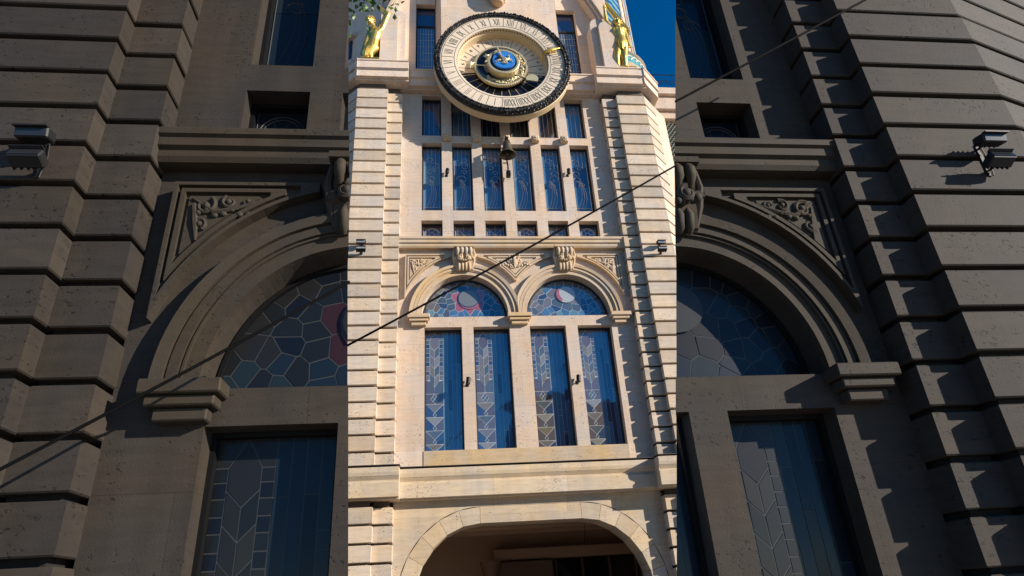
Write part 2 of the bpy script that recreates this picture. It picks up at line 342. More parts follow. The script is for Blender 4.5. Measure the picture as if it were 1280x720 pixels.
def lunette(S, cx, kind):
    r = random.Random(kind+5); n = 40; rx, rz = ARX-.02, ARZ-.02
    E_ = [(cx-rx*math.cos(math.pi*i/n), ASP+.01+rz*math.sin(math.pi*i/n)) for i in range(n+1)]
    fr = MB(); fr.rim(E_, offset_poly(E_, .035), YG-.05, YG+.1); win = S.add('lunette_window', fr, 'window_frame_metal')
    if not win: return
    E_ = offset_poly(E_, .03); S.add('leading', MB().prism_xz(E_, YG, YG+.03), 'glass_lead', win)
    mc = (cx+.12, ASP+.72) if kind == 0 else (cx+.02, ASP+.82); mr = .27
    seeds = []
    for k in range(7): seeds.append((mc[0]+.40*math.cos(k*.9+.3), mc[1]+.42*math.sin(k*.9+.3)))
    while len(seeds) < 52:
        p = (cx+r.uniform(-1.2, 1.2), ASP+r.uniform(.05, 1.3))
        if ((p[0]-cx)/rx)**2+((p[1]-ASP)/rz)**2 < .97 and math.dist(p, mc) > .5 and all(math.dist(p, q) > .13 for q in seeds): seeds.append(p)
    for i, p in enumerate(seeds):
        pl = list(E_)
        for q in seeds:
            if q is not p and pl: pl = clip_half(pl, p, q)
        if len(pl) < 3: continue
        u = p[0]-cx; v = p[1]-ASP
        if i < 7: col = ('pink' if math.sin(i*.9+.3) < .45 else r.choice(['slate', 'deep'])) if kind == 0 else r.choice(['slate', 'lav', 'slate'])
        elif u > .45: col = r.choice(['deep', 'deep', 'blue'])
        elif v < .3: col = r.choice(['blue', 'teal', 'slate'])
        elif u < -.75: col = r.choice(['lav', 'slate', 'lav'])
        else: col = r.choice(['slate', 'blue', 'lav', 'deep', 'slate'])
        pane(S, pl, col, win, g=.007)
    d = [(mc[0]+mr*1.1*math.cos(t*math.pi/10), mc[1]+mr*math.sin(t*math.pi/10)) for t in range(20)]
    S.add('moon_pane', MB().prism_xz(d, YG-.03, YG-.005), 'glass_pale' if kind == 0 else 'glass_white', win)
    if kind == 0:
        d2 = [(mc[0]+.03+mr*1.28*math.cos(t*math.pi/10), mc[1]-.03+mr*1.2*math.sin(t*math.pi/10)) for t in range(20)]
        S.add('halo_pane', MB().prism_xz(d2, YG-.022, YG-.004), 'glass_pink', win)
        d3 = [(mc[0]+mr*1.18*math.cos(t*math.pi/10), mc[1]+mr*1.1*math.sin(t*math.pi/10)) for t in range(20)]
        S.add('shadow_pane', MB().prism_xz(d3, YG-.026, YG-.004), 'glass_deep', win)
    else:
        d2 = [(mc[0]+mr*1.1*math.cos(R(120)+t*R(11)), mc[1]+mr*math.sin(R(120)+t*R(11))) for t in range(12)]+[(mc[0]+.09+mr*1.06*math.cos(R(241)-t*R(11)), mc[1]+.05+mr*.98*math.sin(R(241)-t*R(11))) for t in range(1, 11)]
        S.add('halo_pane', MB().prism_xz(d2, YG-.034, YG-.004), 'glass_pink', win)
def upper_window(S, k, z0, z1, style):
    a = WX[k]; b = a+WW; r = random.Random(k*7+int(z0*3)); o = [(a, z0), (b, z0), (b, z1), (a, z1)]
    fr = MB(); fr.rim(o, offset_poly(o, .045), YG-.09, YG+.1); win = S.add('window', fr, 'window_frame_metal')
    if not win: return
    S.add('leading', MB().box(a+.01, b-.01, YG, YG+.03, z0+.01, z1-.01), 'glass_deep', win)
    if style == 2: zz = [z0+.02, z0+.3, z0+1.15, z0+1.95, z1-.02]; cl = ['slate', 'blue', r.choice(['blue', 'deep', 'teal']), r.choice(['blue', 'blue', 'deep'])]
    elif style == 1: zz = [z0+.02, z1-.02]; cl = [r.choice(['blue', 'deep', 'slate'])]
    else: zz = [z0+.02, z1-.02]; cl = [r.choice(['deep', 'slate', 'violet'])]
    for p_, q_, c_ in zip(zz, zz[1:], cl): pane(S, [(a+.03, p_), (b-.03, p_), (b-.03, q_), (a+.03, q_)], c_, win, g=.003)
    ld = MB(); cx = (a+b)/2; cz = (z0+z1)/2; y = YG-.006; t = .007
    L = lambda pts: ld.tube([(x, y, z) for x, z in pts], t, 4)
    if style == 0:
        if k in (0, 3, 5):
            for rr in (.24, .2, .07): L([(cx+rr*1.02*math.cos(q*R(15)), cz+rr*math.sin(q*R(15))) for q in range(25)])
            for q in range(6): L([(cx+.2*math.cos(q*R(60)), cz+.2*math.sin(q*R(60))), (cx+.07*math.cos(q*R(60)+.5), cz+.07*math.sin(q*R(60)+.5))])
        else:
            for q in range(4): L([(cx-.3*math.cos(q*R(45)), cz-.3*math.sin(q*R(45))), (cx+.3*math.cos(q*R(45)), cz+.3*math.sin(q*R(45)))])
            for s_ in (-1, 1): L([(cx+s_*(.3-.14*math.sin(q*R(18))), cz-.3+q*.06) for q in range(11)])
        L([(a+.06, z0+.05), (a+.06, z1-.05)]); L([(b-.06, z0+.05), (b-.06, z1-.05)])
    elif style == 2:
        L([(a+.05, z0+.3), (b-.05, z0+.3)]); L([(a+.07, z0+.04), (a+.07, z1-.04)]); L([(b-.07, z0+.04), (b-.07, z1-.04)])
        for q in range(3): L([(cx-.16+q*.07+.16*math.sin(i*.22+q*.2), z0+.32+i*.09) for i in range(13)])
        for q in range(5):
            ox, oz = cx+r.uniform(-.12, .12), z0+1.2+q*.24+r.uniform(-.05, .05); s_ = r.choice((-1, 1)); rr = r.uniform(.1, .19)
            L([(ox+s_*rr*(1-i/22)*math.cos(i*.42), oz+rr*(1-i/22)*math.sin(i*.42)) for i in range(16)])
        for q in range(3): L([(a+.07+(b-a-.14)*(q+1)/4, z1-.55-.1*q), (a+.07+(b-a-.14)*(q+1)/4, z1-.04)])
    else:
        for q in range(4): L([(a+.08+q*.16, z0+.04), (a+.08+q*.16, z1-.04)])
    S.add('lead_lines', ld, 'glass_lead', win)

def scroll(mb, x, z, y, s, turn, flip=1, r0=.02, steps=22, ang=0):
    pts = []; rad = []
    for i in range(steps):
        t = i/(steps-1); a = ang+flip*t*turn; q = s*(1-.85*t); pts.append((x+q*math.cos(a), y, z+q*math.sin(a))); rad.append(r0*(1.1-.5*t))
    mb.tube(pts, rad, 6); mb.blob((pts[-1][0], y, pts[-1][2]), r0*1.5)
def spandrel(S, shape, orn):
    b = MB(); poly, i1, i2, i3, i4 = [shape(d) for d in (0, .035, .07, .11, .145)]
    b.prism_xz(poly, -.07, .04); b.rim(poly, i1, -.125, -.07); b.rim(i2, i3, -.118, -.07); b.prism_xz(i4, -.095, -.069)
    p = S.add('spandrel_panel', b, 'trim_sandstone')
    if not p: return
    m = MB(); orn(m); S.add('scroll_ornament', m, 'trim_sandstone', p, smooth=True)
def side_spandrel(S, s):
    N = 14
    def shape(d):
        ro, roz, xo, ztop = 1.84+d, 1.97+d, 3.28-d, 11.22-d
        t1 = math.acos((xo-ACX)/ro); t0 = math.asin((ztop-max(.10-d*.5, .03)-ASP)/roz); P = [(xo, ztop)]
        P += [(ACX+ro*math.cos(t1+(t0-t1)*i/N), ASP+roz*math.sin(t1+(t0-t1)*i/N)) for i in range(N+1)]
        P += [(P[-1][0], ztop)]; return [(s*x, z) for x, z in P]
    def orn(m):
        y = -.105; X = s*2.98; Z = 10.98
        scroll(m, X, Z-.02, y, .1, 7.5, s, .024, ang=1); scroll(m, X-s*.22, Z+.02, y, .075, 7, -s, .02, ang=2); scroll(m, X-s*.38, Z+.03, y, .05, 6, s, .016)
        scroll(m, X+s*.03, Z-.22, y, .07, 7, -s, .02, ang=-1); m.tube([(X+s*.12, y, Z+.06), (X-s*.1, y, Z-.1), (X-s*.3, y, Z-.05), (X-s*.52, y, Z+.05)], [.012, .03, .024, .008])
        m.tube([(X+s*.1, y, Z), (X+s*.06, y, Z-.2), (X+s*.03, y, Z-.4)], [.02, .03, .01])
        for q in range(7): m.blob((X-s*(q*.075-.05), y, Z-.1+.035*math.sin(q*2)), (.035, .025, .028))
    spandrel(S, shape, orn)
def centre_spandrel(S):
    N = 12
    def shape(d):
        ro, roz, ztop = 1.84+d, 1.97+d, 11.22-d; t0 = math.asin((ztop-max(.10-d*.5, .03)-ASP)/roz); xm = .02
        t1 = math.acos((ACX-xm)/ro); L = [(-ACX+ro*math.cos(t0+(t1-t0)*i/N), ASP+roz*math.sin(t0+(t1-t0)*i/N)) for i in range(N+1)]
        return [(L[0][0], ztop)]+L+[(-x, z) for x, z in reversed(L)]+[(-L[0][0], ztop)]
    def orn(m):
        y = -.11; Z = 11.0
        for s in (-1, 1):
            scroll(m, s*.16, Z, y, .1, 7, s, .03, ang=1.2); scroll(m, s*.36, Z-.05, y, .08, 7, -s, .026, ang=.6); scroll(m, s*.1, Z-.2, y, .07, 6, s, .022)
            for q in range(6): m.blob((s*(.05+q*.08), y, Z-.14+.03*math.cos(q*2)), (.045, .035, .04))
            m.tube([(0, y, Z-.2), (s*.1, y-.02, Z+.02), (s*.17, y, Z+.2)], [.04, .035, .01])
        m.tube([(0, y, Z-.25), (0, y-.04, Z), (0, y, Z+.24)], [.03, .06, .015])
    spandrel(S, shape, orn)
def archivolt(S, cx):
    n = 44; b = MB(); prof = [(0, .03), (0, -.07), (.13, -.07), (.13, -.10), (.15, -.10), (.15, -.085), (.165, -.085), (.165, -.12), (.25, -.12), (.25, -.105), (.265, -.105), (.265, -.15), (.36, -.165), (.36, .03)]
    rows = []
    for i in range(n+1):
        t = math.pi*i/n; row = []
        for d, y in prof:
            x = -(ARX+d)*math.cos(t); z = (ARZ+d*.92)*math.sin(t); X = cx+x
            if cx < 0: X = min(X, -.004)
            else: X = max(X, .004)
            row.append((X, y, ASP+z))
        rows.append(row)
    m = len(prof); b.add([p for r_ in rows for p in r_], [(i*m+k, i*m+k+1, (i+1)*m+k+1, (i+1)*m+k) for i in range(n) for k in range(m-1)])
    b.add(rows[0], [tuple(range(m))]); b.add(rows[-1], [tuple(range(m))])
    S.add('archivolt', b, 'trim_sandstone')
def keystone(S, cx):
    def fit(m): m.v = [(cx+(x-cx)*.8, y*.85, 11.42+(z-11.42)*.82) for x, y, z in m.v]; return m
    z1, z0 = 11.42, 10.5; b = MB(); w = .36
    prof = [(0, z1), (-.42, z1), (-.42, z1-.09), (-.37, z1-.1), (-.36, z1-.3), (-.26, z1-.5), (-.24, z1-.68), (-.18, z0+.04), (-.12, z0), (0, z0)]
    b.run(prof, cx-w+.05, cx+w-.05); b.box(cx-w-.02, cx+w+.02, -.44, -.0, z1-.085, z1-.002)
    k = S.add('keystone', fit(b), 'trim_sandstone')
    if not k: return
    f = MB(); f2 = MB()
    for i in range(4):
        x = cx-.24+.16*i; f.tube([(x, -.37, z1-.11), (x, -.41, z1-.18), (x, -.40, z1-.28), (x, -.33, z1-.4)], [.055, .075, .075, .04], 10)
        f2.tube([(x*.8+cx*.2, -.22, z1-.64), (x*.8+cx*.2, -.25, z1-.74), (x*.8+cx*.2, -.2, z0+.02), (x*.8+cx*.2, -.15, z0-.03)], [.035, .06, .055, .03], 10)
    S.add('upper_flutes', fit(f), 'trim_sandstone', k, smooth=True); S.add('lower_flutes', fit(f2), 'trim_sandstone', k, smooth=True)
    g = MB()
    for s in (-1, 1):
        scroll(g, cx+s*.17, z1-.5, -.36, .11, 8, s, .045, ang=1.5); scroll(g, cx+s*.33, z1-.5, -.25, .08, 7, s, .05)
        for q in range(5): g.blob((cx+s*(.04+.065*q), -.34+.02*q, z1-.60+.025*q*q*.35), (.05, .05, .045))
        g.tube([(cx+s*.36, -.3, z1-.12), (cx+s*.4, -.25, z1-.35), (cx+s*.36, -.2, z1-.6), (cx+s*.3, -.14, z0+.05)], [.03, .055, .06, .03], 8)
    S.add('garland', fit(g), 'trim_sandstone', k, smooth=True)
def impost(S, x0, x1):
    b = MB(); y = -.2; prof = lambda e, z0, z1: b.bbox(x0-e, x1+e, y-e, .0, z0, z1, .012)
    prof(.05, ASP-.10, ASP+.02); prof(.0, ASP-.19, ASP-.104); prof(-.06, ASP-.30, ASP-.194)
    S.add('impost', b, 'trim_sandstone')
def ledge(S, x0, x1):
    pr = [(.0, 11.42), (-.16, 11.42), (-.19, 11.47), (-.19, 11.55), (-.235, 11.57), (-.235, 11.665), (-.27, 11.685), (-.27, 11.75), (-.25, 11.775), (.0, 11.78)]
    S.add('ledge', MB().run(pr, x0, x1), 'trim_sandstone')

def pilasters(S, s, z0, z1, plan_outer, core_outer, xi0, xi1):
    """one pair of stepped rusticated pilasters; s = side"""
    mir = lambda pl: [(s*x, y) for x, y in pl]
    inner = [(xi0, -.3), (xi1, -.3), (xi1, .1), (xi0, .1)]; cin = [(xi0+.095, -.205), (xi1, -.205), (xi1, .1), (xi0+.095, .1)]
    for nm, plan, core in (('outer', plan_outer, core_outer), ('inner', inner, cin)):
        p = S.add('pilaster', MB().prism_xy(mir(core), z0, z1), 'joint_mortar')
        jt = .058; cx = sum(q[0] for q in mir(plan))/len(plan); pl = [(x-cx, y) for x, y in mir(plan)]
        mb = MB().prism_xy(pl, -(PITCH-jt)/2, (PITCH-jt)/2, .012); me = mb.mesh('stone_block', S.pal.get('block_travertine', 'block_travertine'))
        k0 = math.floor((z0-Z0J)/PITCH); k = k0
        while True:
            zb = Z0J+PITCH*k+jt/2; zt = zb+PITCH-jt; k += 1
            if zt > z1+.02: break
            if zb < z0-.001: continue
            S.add('stone_block', mb, 'block_travertine', p, loc=(cx+rnd.uniform(-.005, .005), rnd.uniform(-.007, .007), (zb+zt)/2+rnd.uniform(-.004, .004)), me=me)
def main_wall(S, zwb, zwt, zgrid, rows, x0=-3.47, x1=3.47):
    """the pierced wall between the pilasters"""
    b = MB()
    xs = [x0]+[v for a, c in BIG for v in (a, c)]+[x1]
    wall_grid(b, xs, [zwb, zwt, ASP], lambda i, j: not (j == 0 and i in (1, 3, 5, 7)), 0, YG+.12)
    arch_zone(b, -ACX, ARX, ARZ, ASP, 11.5, x0, 0, 0, YG+.12); arch_zone(b, ACX, ARX, ARZ, ASP, 11.5, 0, x1, 0, YG+.12)
    xs = [x0]+[v for a in WX for v in (a, a+WW)]+[x1]; zs = [11.5]+[v for r_ in rows for v in r_]+[zgrid]
    wall_grid(b, xs, zs, lambda i, j: not (i % 2 == 1 and j % 2 == 1), 0, YG+.12)
    S.add('wall', b, 'pale_travertine')

ROWS = [(11.81, 12.5), (12.87, 15.55), (15.85, 17.6)]
def floodlight(name_label, p, group, mats=('lamp_housing', 'lamp_glass'), s=1):
    """two stacked box floodlights on a bracket, wall behind at p"""
    o = empty('floodlight', p)
    tag(o, name_label, 'floodlight', group)
    a = MB().box(-.02, .02, -.015, 0, -.2, .2); a.tube([(0, -.01, .14), (0, -.1, .14)], .012); a.tube([(0, -.01, -.14), (0, -.1, -.14)], .012); a.tube([(.03, -.02, -.2), (.05, -.02, 0), (.03, -.02, .16)], .007)
    link('bracket', a.mesh('bracket', mats[0]), o)
    for dz, tilt in ((.14, .2), (-.14, -.45)):
        h = MB().bbox(-.135, .135, -.11, .02, -.05, .05, .012)
        h.box(-.135, .135, -.15, -.10, .04, .052)
        for q in range(5): h.box(-.12+.055*q, -.11+.055*q, .02, .04, -.045, .045)
        l = link('housing', h.mesh('housing', mats[0]), o, (0, -.13, dz)); l.rotation_euler = (tilt, 0, 0)
        link('lens', MB().box(-.12, .12, -.116, -.108, -.04, .035).mesh('lens', mats[1]), l)
    return o

# ------------------------------------------------------------------ ground
gm = MB().box(-600, 600, -600, 600, -.2, 0).mesh('ground', 'paving'); tag(link('ground', gm), 'grey stone paving of the square', None, None, 'structure')

# ------------------------------------------------------------------ the clock tower
tower = empty('clock_tower', (0, 0, 0)); tag(tower, 'cream travertine corner tower with arched stained glass windows and rusticated pilasters', 'tower')
T = Site(tower, 0, {})
ZC = 17.68
core = MB().prism_xy([(-5.3, .44), (5.3, .44), (6.5, 1.6), (6.5, 8), (-6.5, 8), (-6.5, 1.6)], 4.1, 18.3); T.add('core', core, 'pale_travertine')
main_wall(T, 5.37, 8.88, ZC+.1, ROWS)
PO = [(3.93, -.5), (4.93, -.5), (5.5, .07), (5.5, .5), (3.93, .5)]; CO = [(4.025, -.405), (4.89, -.405), (5.40, .1), (5.40, .5), (4.025, .5)]
for s in (-1, 1):
    pilasters(T, s, 4.86, ZC+.05, PO, CO, 3.46, 3.935); pilasters(T, s, 0, 4.12, PO, CO, 3.46, 3.935)
for i, (a, b) in enumerate(BIG): big_window(T, a, b, 5.37, 8.88, i)
lunette(T, -ACX, 0); lunette(T, ACX, 1)
for k in range(6):
    for st, (z0, z1) in zip((0, 2, 1), ROWS): upper_window(T, k, z0, z1, st)
for s in (-1, 1): side_spandrel(T, s); archivolt(T, s*ACX); keystone(T, s*ACX)
centre_spandrel(T)
for a, b in ((-3.14, -2.6), (-.27, .33), (2.79, 3.3)): impost(T, a, b)
ledge(T, -3.46, 3.6)
T.add('sill_panel', MB().bbox(-2.73, 2.79, -.03, .1, 4.9, 5.365, .01), 'sill_travertine'); T.add('wall_pier', MB().box(-3.47, -2.732, -.012, .1, 4.9, 5.37), 'pale_travertine'); T.add('wall_pier', MB().box(2.792, 3.47, -.012, .1, 4.9, 5.37), 'pale_travertine')
# rosettes on the transom between the upper rows
for k in range(5):
    x = WX[k]+WW+.17; r_ = MB().bbox(x-.13, x+.13, -.16, 0, 15.59, 15.83, .02); o = T.add('rosette', r_, 'trim_sandstone')
    m = MB(); m.blob((x, -.18, 15.71), (.05, .05, .05))
    for q in range(8): m.blob((x+.075*math.cos(q*R(45)), -.165, 15.71+.075*math.sin(q*R(45))), (.038, .03, .038))
    T.add('petals', m, 'trim_sandstone', o, smooth=True)
# string course above the gateway
def cor2(y, e=0): return [(.1, 4.12), (y+.16, 4.12), (y+.16, 4.15), (y+.05, 4.16), (y+.05, 4.50), (y+.09, 4.52), (y+.09, 4.56), (y+.02, 4.66), (y, 4.74), (y, 4.86), (.1, 4.9)]
for x0, x1, y in ((-3.3, 3.3, -.36), (-4.98, -3.302, -.74), (3.302, 4.98, -.74)): 
    T.add('string_course', MB().run(cor2(y), x0, x1), 'lower_travertine'); T.add('flashing', MB().box(x0-.02, x1+.02, y-.02, .0, 4.902, 4.915), 'flashing')
def chamfer_run(S, prof_y, z0, z1, e, name='cornice'):
    for s in (-1, 1):
        pl = [(s*4.95, -.5-e), (s*(5.5+e*.6), .05-e*.4), (s*(5.5+e*.6), .6), (s*4.95, .6)]
        S.add(name, MB().prism_xy(pl, z0, z1), prof_y)
chamfer_run(T, 'lower_travertine', 4.13, 4.5, .2, 'string_course'); chamfer_run(T, 'lower_travertine', 4.56, 4.89, .26, 'string_course')
# gateway: basket arch with voussoirs
HW, FL, ZS, ZCR, TH = 2.97, 1.3, 1.75, 3.52, .4
def basket(o, n=16):
    a = HW-FL; L = []
    for i in range(n+1):
        t = math.pi/2*i/n; L.append((-FL-(a+o)*math.cos(t), ZS+(ZCR-ZS+o)*math.sin(t)))
    return L+[(-x, z) for x, z in reversed(L)]
lo = MB(); ext = basket(TH+.004)
for (a, c), (b_, d) in zip(ext, ext[1:]): lo.add([(a, 0, c), (b_, 0, d), (b_, 0, 4.2), (a, 0, 4.2)], [(0, 1, 2, 3)])
for s in (-1, 1): lo.add([(s*3.47, 0, 0), (s*(HW+TH+.004), 0, 0), (s*(HW+TH+.004), 0, 4.2), (s*3.47, 0, 4.2)], [(0, 1, 2, 3)])
gate = T.add('gateway_wall', lo, 'lower_travertine')
ia = basket(0, 6); ea = basket(TH, 6)
for i in range(len(ia)-1):
    pl = offset_poly([ia[i], ia[i+1], ea[i+1], ea[i]], .004)
    T.add('voussoir', MB().prism_xz(pl, -.006, .75), 'lower_travertine', gate)
T.add('voussoir_backing', MB().rim(basket(.012), basket(TH-.01), .012, .74), 'flashing', gate)
for s in (-1, 1):
    for q in range(4): T.add('jamb_stone', MB().bbox(min(s*HW, s*(HW+TH)), max(s*HW, s*(HW+TH)), -.006, .75, .438*q+.003, .438*(q+1)-.003, .004), 'lower_travertine', gate)
T.add('passage', MB().box(-4.4, -4.3, .76, 6, 0, 4.1).box(4.3, 4.4, .76, 6, 0, 4.1).box(-4.4, 4.4, .76, 6.1, 4.0, 4.09).box(-4.4, 4.4, 6, 6.1, 0, 4.0).box(-4.3, -2.9, .76, .85, 0, 4).box(2.99, 4.3, .76, .85, 0, 4), 'passage_plaster')
for y in (1.6, 3.0, 4.5): T.add('ceiling_beam', MB().bbox(-4.3, 4.3, y, y+.4, 3.68, 3.998, .02), 'passage_plaster')
T.add('lamp_wire', MB().tube([(1.55, 1.0, 3.995), (1.55, .98, 3.3), (1.5, .98, 2.98)], .006, 4).tube([(1.55, .98, 3.3), (1.6, .98, 2.98)], .006, 4), 'black_metal')
for q in range(9): T.add('ceiling_batten', MB().bbox(-4.2+q*1.0, -4.1+q*1.0, .78, 5.98, 3.9, 3.998, .01), 'passage_wood')
for x_ in (1.42, 2.3, 3.2, 4.1): T.add('mullion', MB().bbox(x_, x_+.07, 5.52, 5.598, 0, 2.92, .01), 'passage_wood')
T.add('lintel', MB().bbox(-.6, 4.3, 5.4, 5.9, 2.95, 3.3, .02), 'passage_plaster'); T.add('partition', MB().bbox(-.9, 1.3, 5.2, 5.6, 0, 2.9, .02), 'passage_wood')
T.add('shop_window', MB().box(1.4, 4.2, 5.6, 5.66, 0, 2.92), 'shop_glass'); 
cb = MB().lathe([(.2, 0), (.2, 2.3), (.24, 2.34), (.2, 2.4), (.3, 2.75), (.34, 2.8), (.34, 2.9)], (-.75, 4.6, 0), 'z', 20); T.add('column', cb, 'passage_wood', smooth=True)
# main cornice, breaking forward over the pilasters
def corn(y): return [(.3, ZC), (y+.22, ZC), (y+.22, ZC+.05), (y+.08, ZC+.06), (y+.08, ZC+.33), (y+.06, ZC+.35), (y, ZC+.37), (y, ZC+.66), (y-.03, ZC+.67), (y-.03, ZC+.72), (.3, ZC+.74)]
for x0, x1, y in ((-3.25, 3.25, -.42), (-5.02, -3.252, -.80), (3.252, 5.02, -.80)): T.add('cornice', MB().run(corn(y), x0, x1), 'pale_travertine')
chamfer_run(T, 'pale_travertine', ZC+.06, ZC+.33, .26); chamfer_run(T, 'pale_travertine', ZC+.37, ZC+.67, .34); chamfer_run(T, 'pale_travertine', ZC+.674, ZC+.735, .38)
# attic stage
ZA = ZC+.74
at_ = MB(); xs = [-4.3, -3.06, -2.33, 2.33, 3.06, 4.3]
for a, b in ((-4.3, -3.06), (3.06, 4.3)): at_.box(a, b, .15, .6, ZA-.02, 26)
at_.prism_xy([(-2.33, .3), (-2.13, -.53), (2.13, -.53), (2.33, .3), (2.33, .6), (-2.33, .6)], ZA-.02, 26)
for a, b in ((-3.06, -2.33), (2.33, 3.06)): at_.box(a, b, .17, .6, 22.35, 26); at_.box(a, b, .17, .6, ZA-.02, ZA+.1)
T.add('attic_wall', at_, 'pale_travertine')
for a, b in ((-3.06, -2.33), (2.33, 3.06)):
    o = [(a, ZA+.1), (b, ZA+.1), (b, 22.35), (a, 22.35)]; fr = MB().rim(o, offset_poly(o, .05), .36, .5); fr.box(a, b, .37, .46, 21.35, 21.42)
    wdw = T.add('attic_window', fr, 'window_frame_metal')
    T.add('pane', MB().box(a+.03, b-.03, .42, .46, ZA+.12, 21.36), 'glass_blue' if a < 0 else 'glass_slate', wdw); T.add('pane', MB().box(a+.03, b-.03, .422, .46, 21.41, 22.33), 'glass_deep', wdw)
    ld = MB()
    for q in range(6): ld.box(a+.06+q*.1, a+.07+q*.1, .41, .418, ZA+.15, 21.3)
    for q in range(8): ld.box(a+.05, b-.05, .409, .417, ZA+.3+q*.33, ZA+.31+q*.33)
    T.add('lead_lines', ld, 'glass_lead', wdw)
for s in (-1, 1):
    def slab(xa, xb, zt, y0, y1):
        r_ = .32; return [(s*xa, ZA), (s*xb, ZA), (s*xb, zt)]+[(s*(xa+r_-r_*math.sin(t*math.pi/16)), zt-r_+r_*math.cos(t*math.pi/16)) for t in range(9)]
    T.add('buttress', MB().prism_xz(slab(3.4, 4.15, 21.2, 0, 0), -.46, .2), 'pale_travertine'); T.add('buttress', MB().prism_xz(slab(3.66, 4.25, 20.9, 0, 0), -.62, -.465), 'pale_travertine')
    pts = [(s*(3.2), 23.2), (s*3.35, 22.64), (s*3.67, 21.86), (s*3.94, 21.01), (s*4.07, 20.51), (s*4.2, 19.8), (s*4.25, ZA)]
    for e, y in ((0, -.16), (.11, -.24), (.22, -.32), (.33, -.2)):
        pa = [(x+s*e, z) for x, z in pts]; pb = [(x+s*(e+.09), z) for x, z in pts]; T.add('swept_moulding', MB().prism_xz(pa+pb[::-1], y, .3), 'pale_travertine')
lf = [(-4.3, .0), (-6.2, 1.9), (-6.2, 3.0), (-4.3, 3.0)]; T.add('attic_return', MB().prism_xy(lf, ZA-.02, 26), 'pale_travertine')
rw = MB().box(-.35, .35, -.05, .0, 20.2, 21.4); ro = T.add('attic_window', rw, 'window_frame_metal', loc=(-5.75, 1.45, 0)); ro.rotation_euler = (0, 0, R(-45)); 
T.add('pane', MB().box(-.29, .29, -.065, -.05, 20.27, 21.33), 'glass_deep', ro); T.add('sill', MB().bbox(-.6, .6, -.2, .05, 20.0, 20.18, .02), 'pale_travertine', ro); T.add('hood', MB().bbox(-.6, .6, -.2, .05, 21.45, 21.65, .02), 'pale_travertine', ro)
# corbel under the balcony
cb = MB().lathe([(.0, 0), (.16, .02), (.25, .12), (.3, .3), (.34, .55), (.34, .8), (.42, .85), (.42, 1.1)], (-.03, -.72, 21.45), 'z', 28); T.add('corbel', cb, 'trim_sandstone', smooth=True)
fl = MB()
for q in range(9):
    a = R(180+22.5*q); fl.tube([(-.03+.24*math.cos(a), -.72+.24*math.sin(a), 21.55), (-.03+.34*math.cos(a), -.72+.34*math.sin(a), 21.9), (-.03+.36*math.cos(a), -.72+.36*math.sin(a), 22.25)], [.03, .05, .05], 6)
T.add('corbel_flutes', fl, 'trim_sandstone', smooth=True)
# round turret behind the right statue
tc = (4.55, 2.1, 0); RT_ = 1.35
tr = MB().lathe([(RT_, 18), (RT_, 26)], tc, 'z', 64); tr_o = T.add('turret', tr, 'pale_travertine', smooth=True)
for (r0, r1, za, zb) in ((.0, .26, 19.0, 19.9), (.2, .3, 19.95, 20.1), (.2, .34, 20.55, 20.66), (.1, .22, 20.7, 20.85)):
    T.add('turret_moulding', MB().lathe([(RT_, za), (RT_+r0, za), (RT_+r1, zb), (RT_, zb+.02)], tc, 'z', 64), 'pale_travertine', tr_o, smooth=True)
T.add('mosaic_band', MB().lathe([(RT_+.27, 20.08), (RT_+.28, 20.56)], tc, 'z', 64), 'mosaic_teal', tr_o, smooth=True)
ms = MB()
for q in range(26):
    a = -2.2+q*.16; r_ = RT_+.285
    ms.tube([(tc[0]+r_*math.cos(a+.11*u), tc[1]+r_*math.sin(a+.11*u), 20.3+.17*math.sin(u*1.2+1)) for u in (-1, -.5, 0, .5, 1)], .03, 5)
T.add('mosaic_waves', ms, 'dial_cream', tr_o, smooth=True)
for a0 in (-1.55, -.75, .05):
    n = 7; v = []
    for q in range(n+1):
        a = a0+.5*q/n
        for z in (20.9, 26): v.append((tc[0]+(RT_+.012)*math.cos(a), tc[1]+(RT_+.012)*math.sin(a), z))
    T.add('mosaic_strip', MB().add(v, [(2*q, 2*q+2, 2*q+3, 2*q+1) for q in range(n)]), 'wave_mosaic', tr_o)
    for a in (a0-.035, a0+.535): T.add('strip_moulding', MB().tube([(tc[0]+(RT_+.02)*math.cos(a), tc[1]+(RT_+.02)*math.sin(a), 20.86), (tc[0]+(RT_+.02)*math.cos(a), tc[1]+(RT_+.02)*math.sin(a), 26)], .055, 6), 'pale_travertine', tr_o)
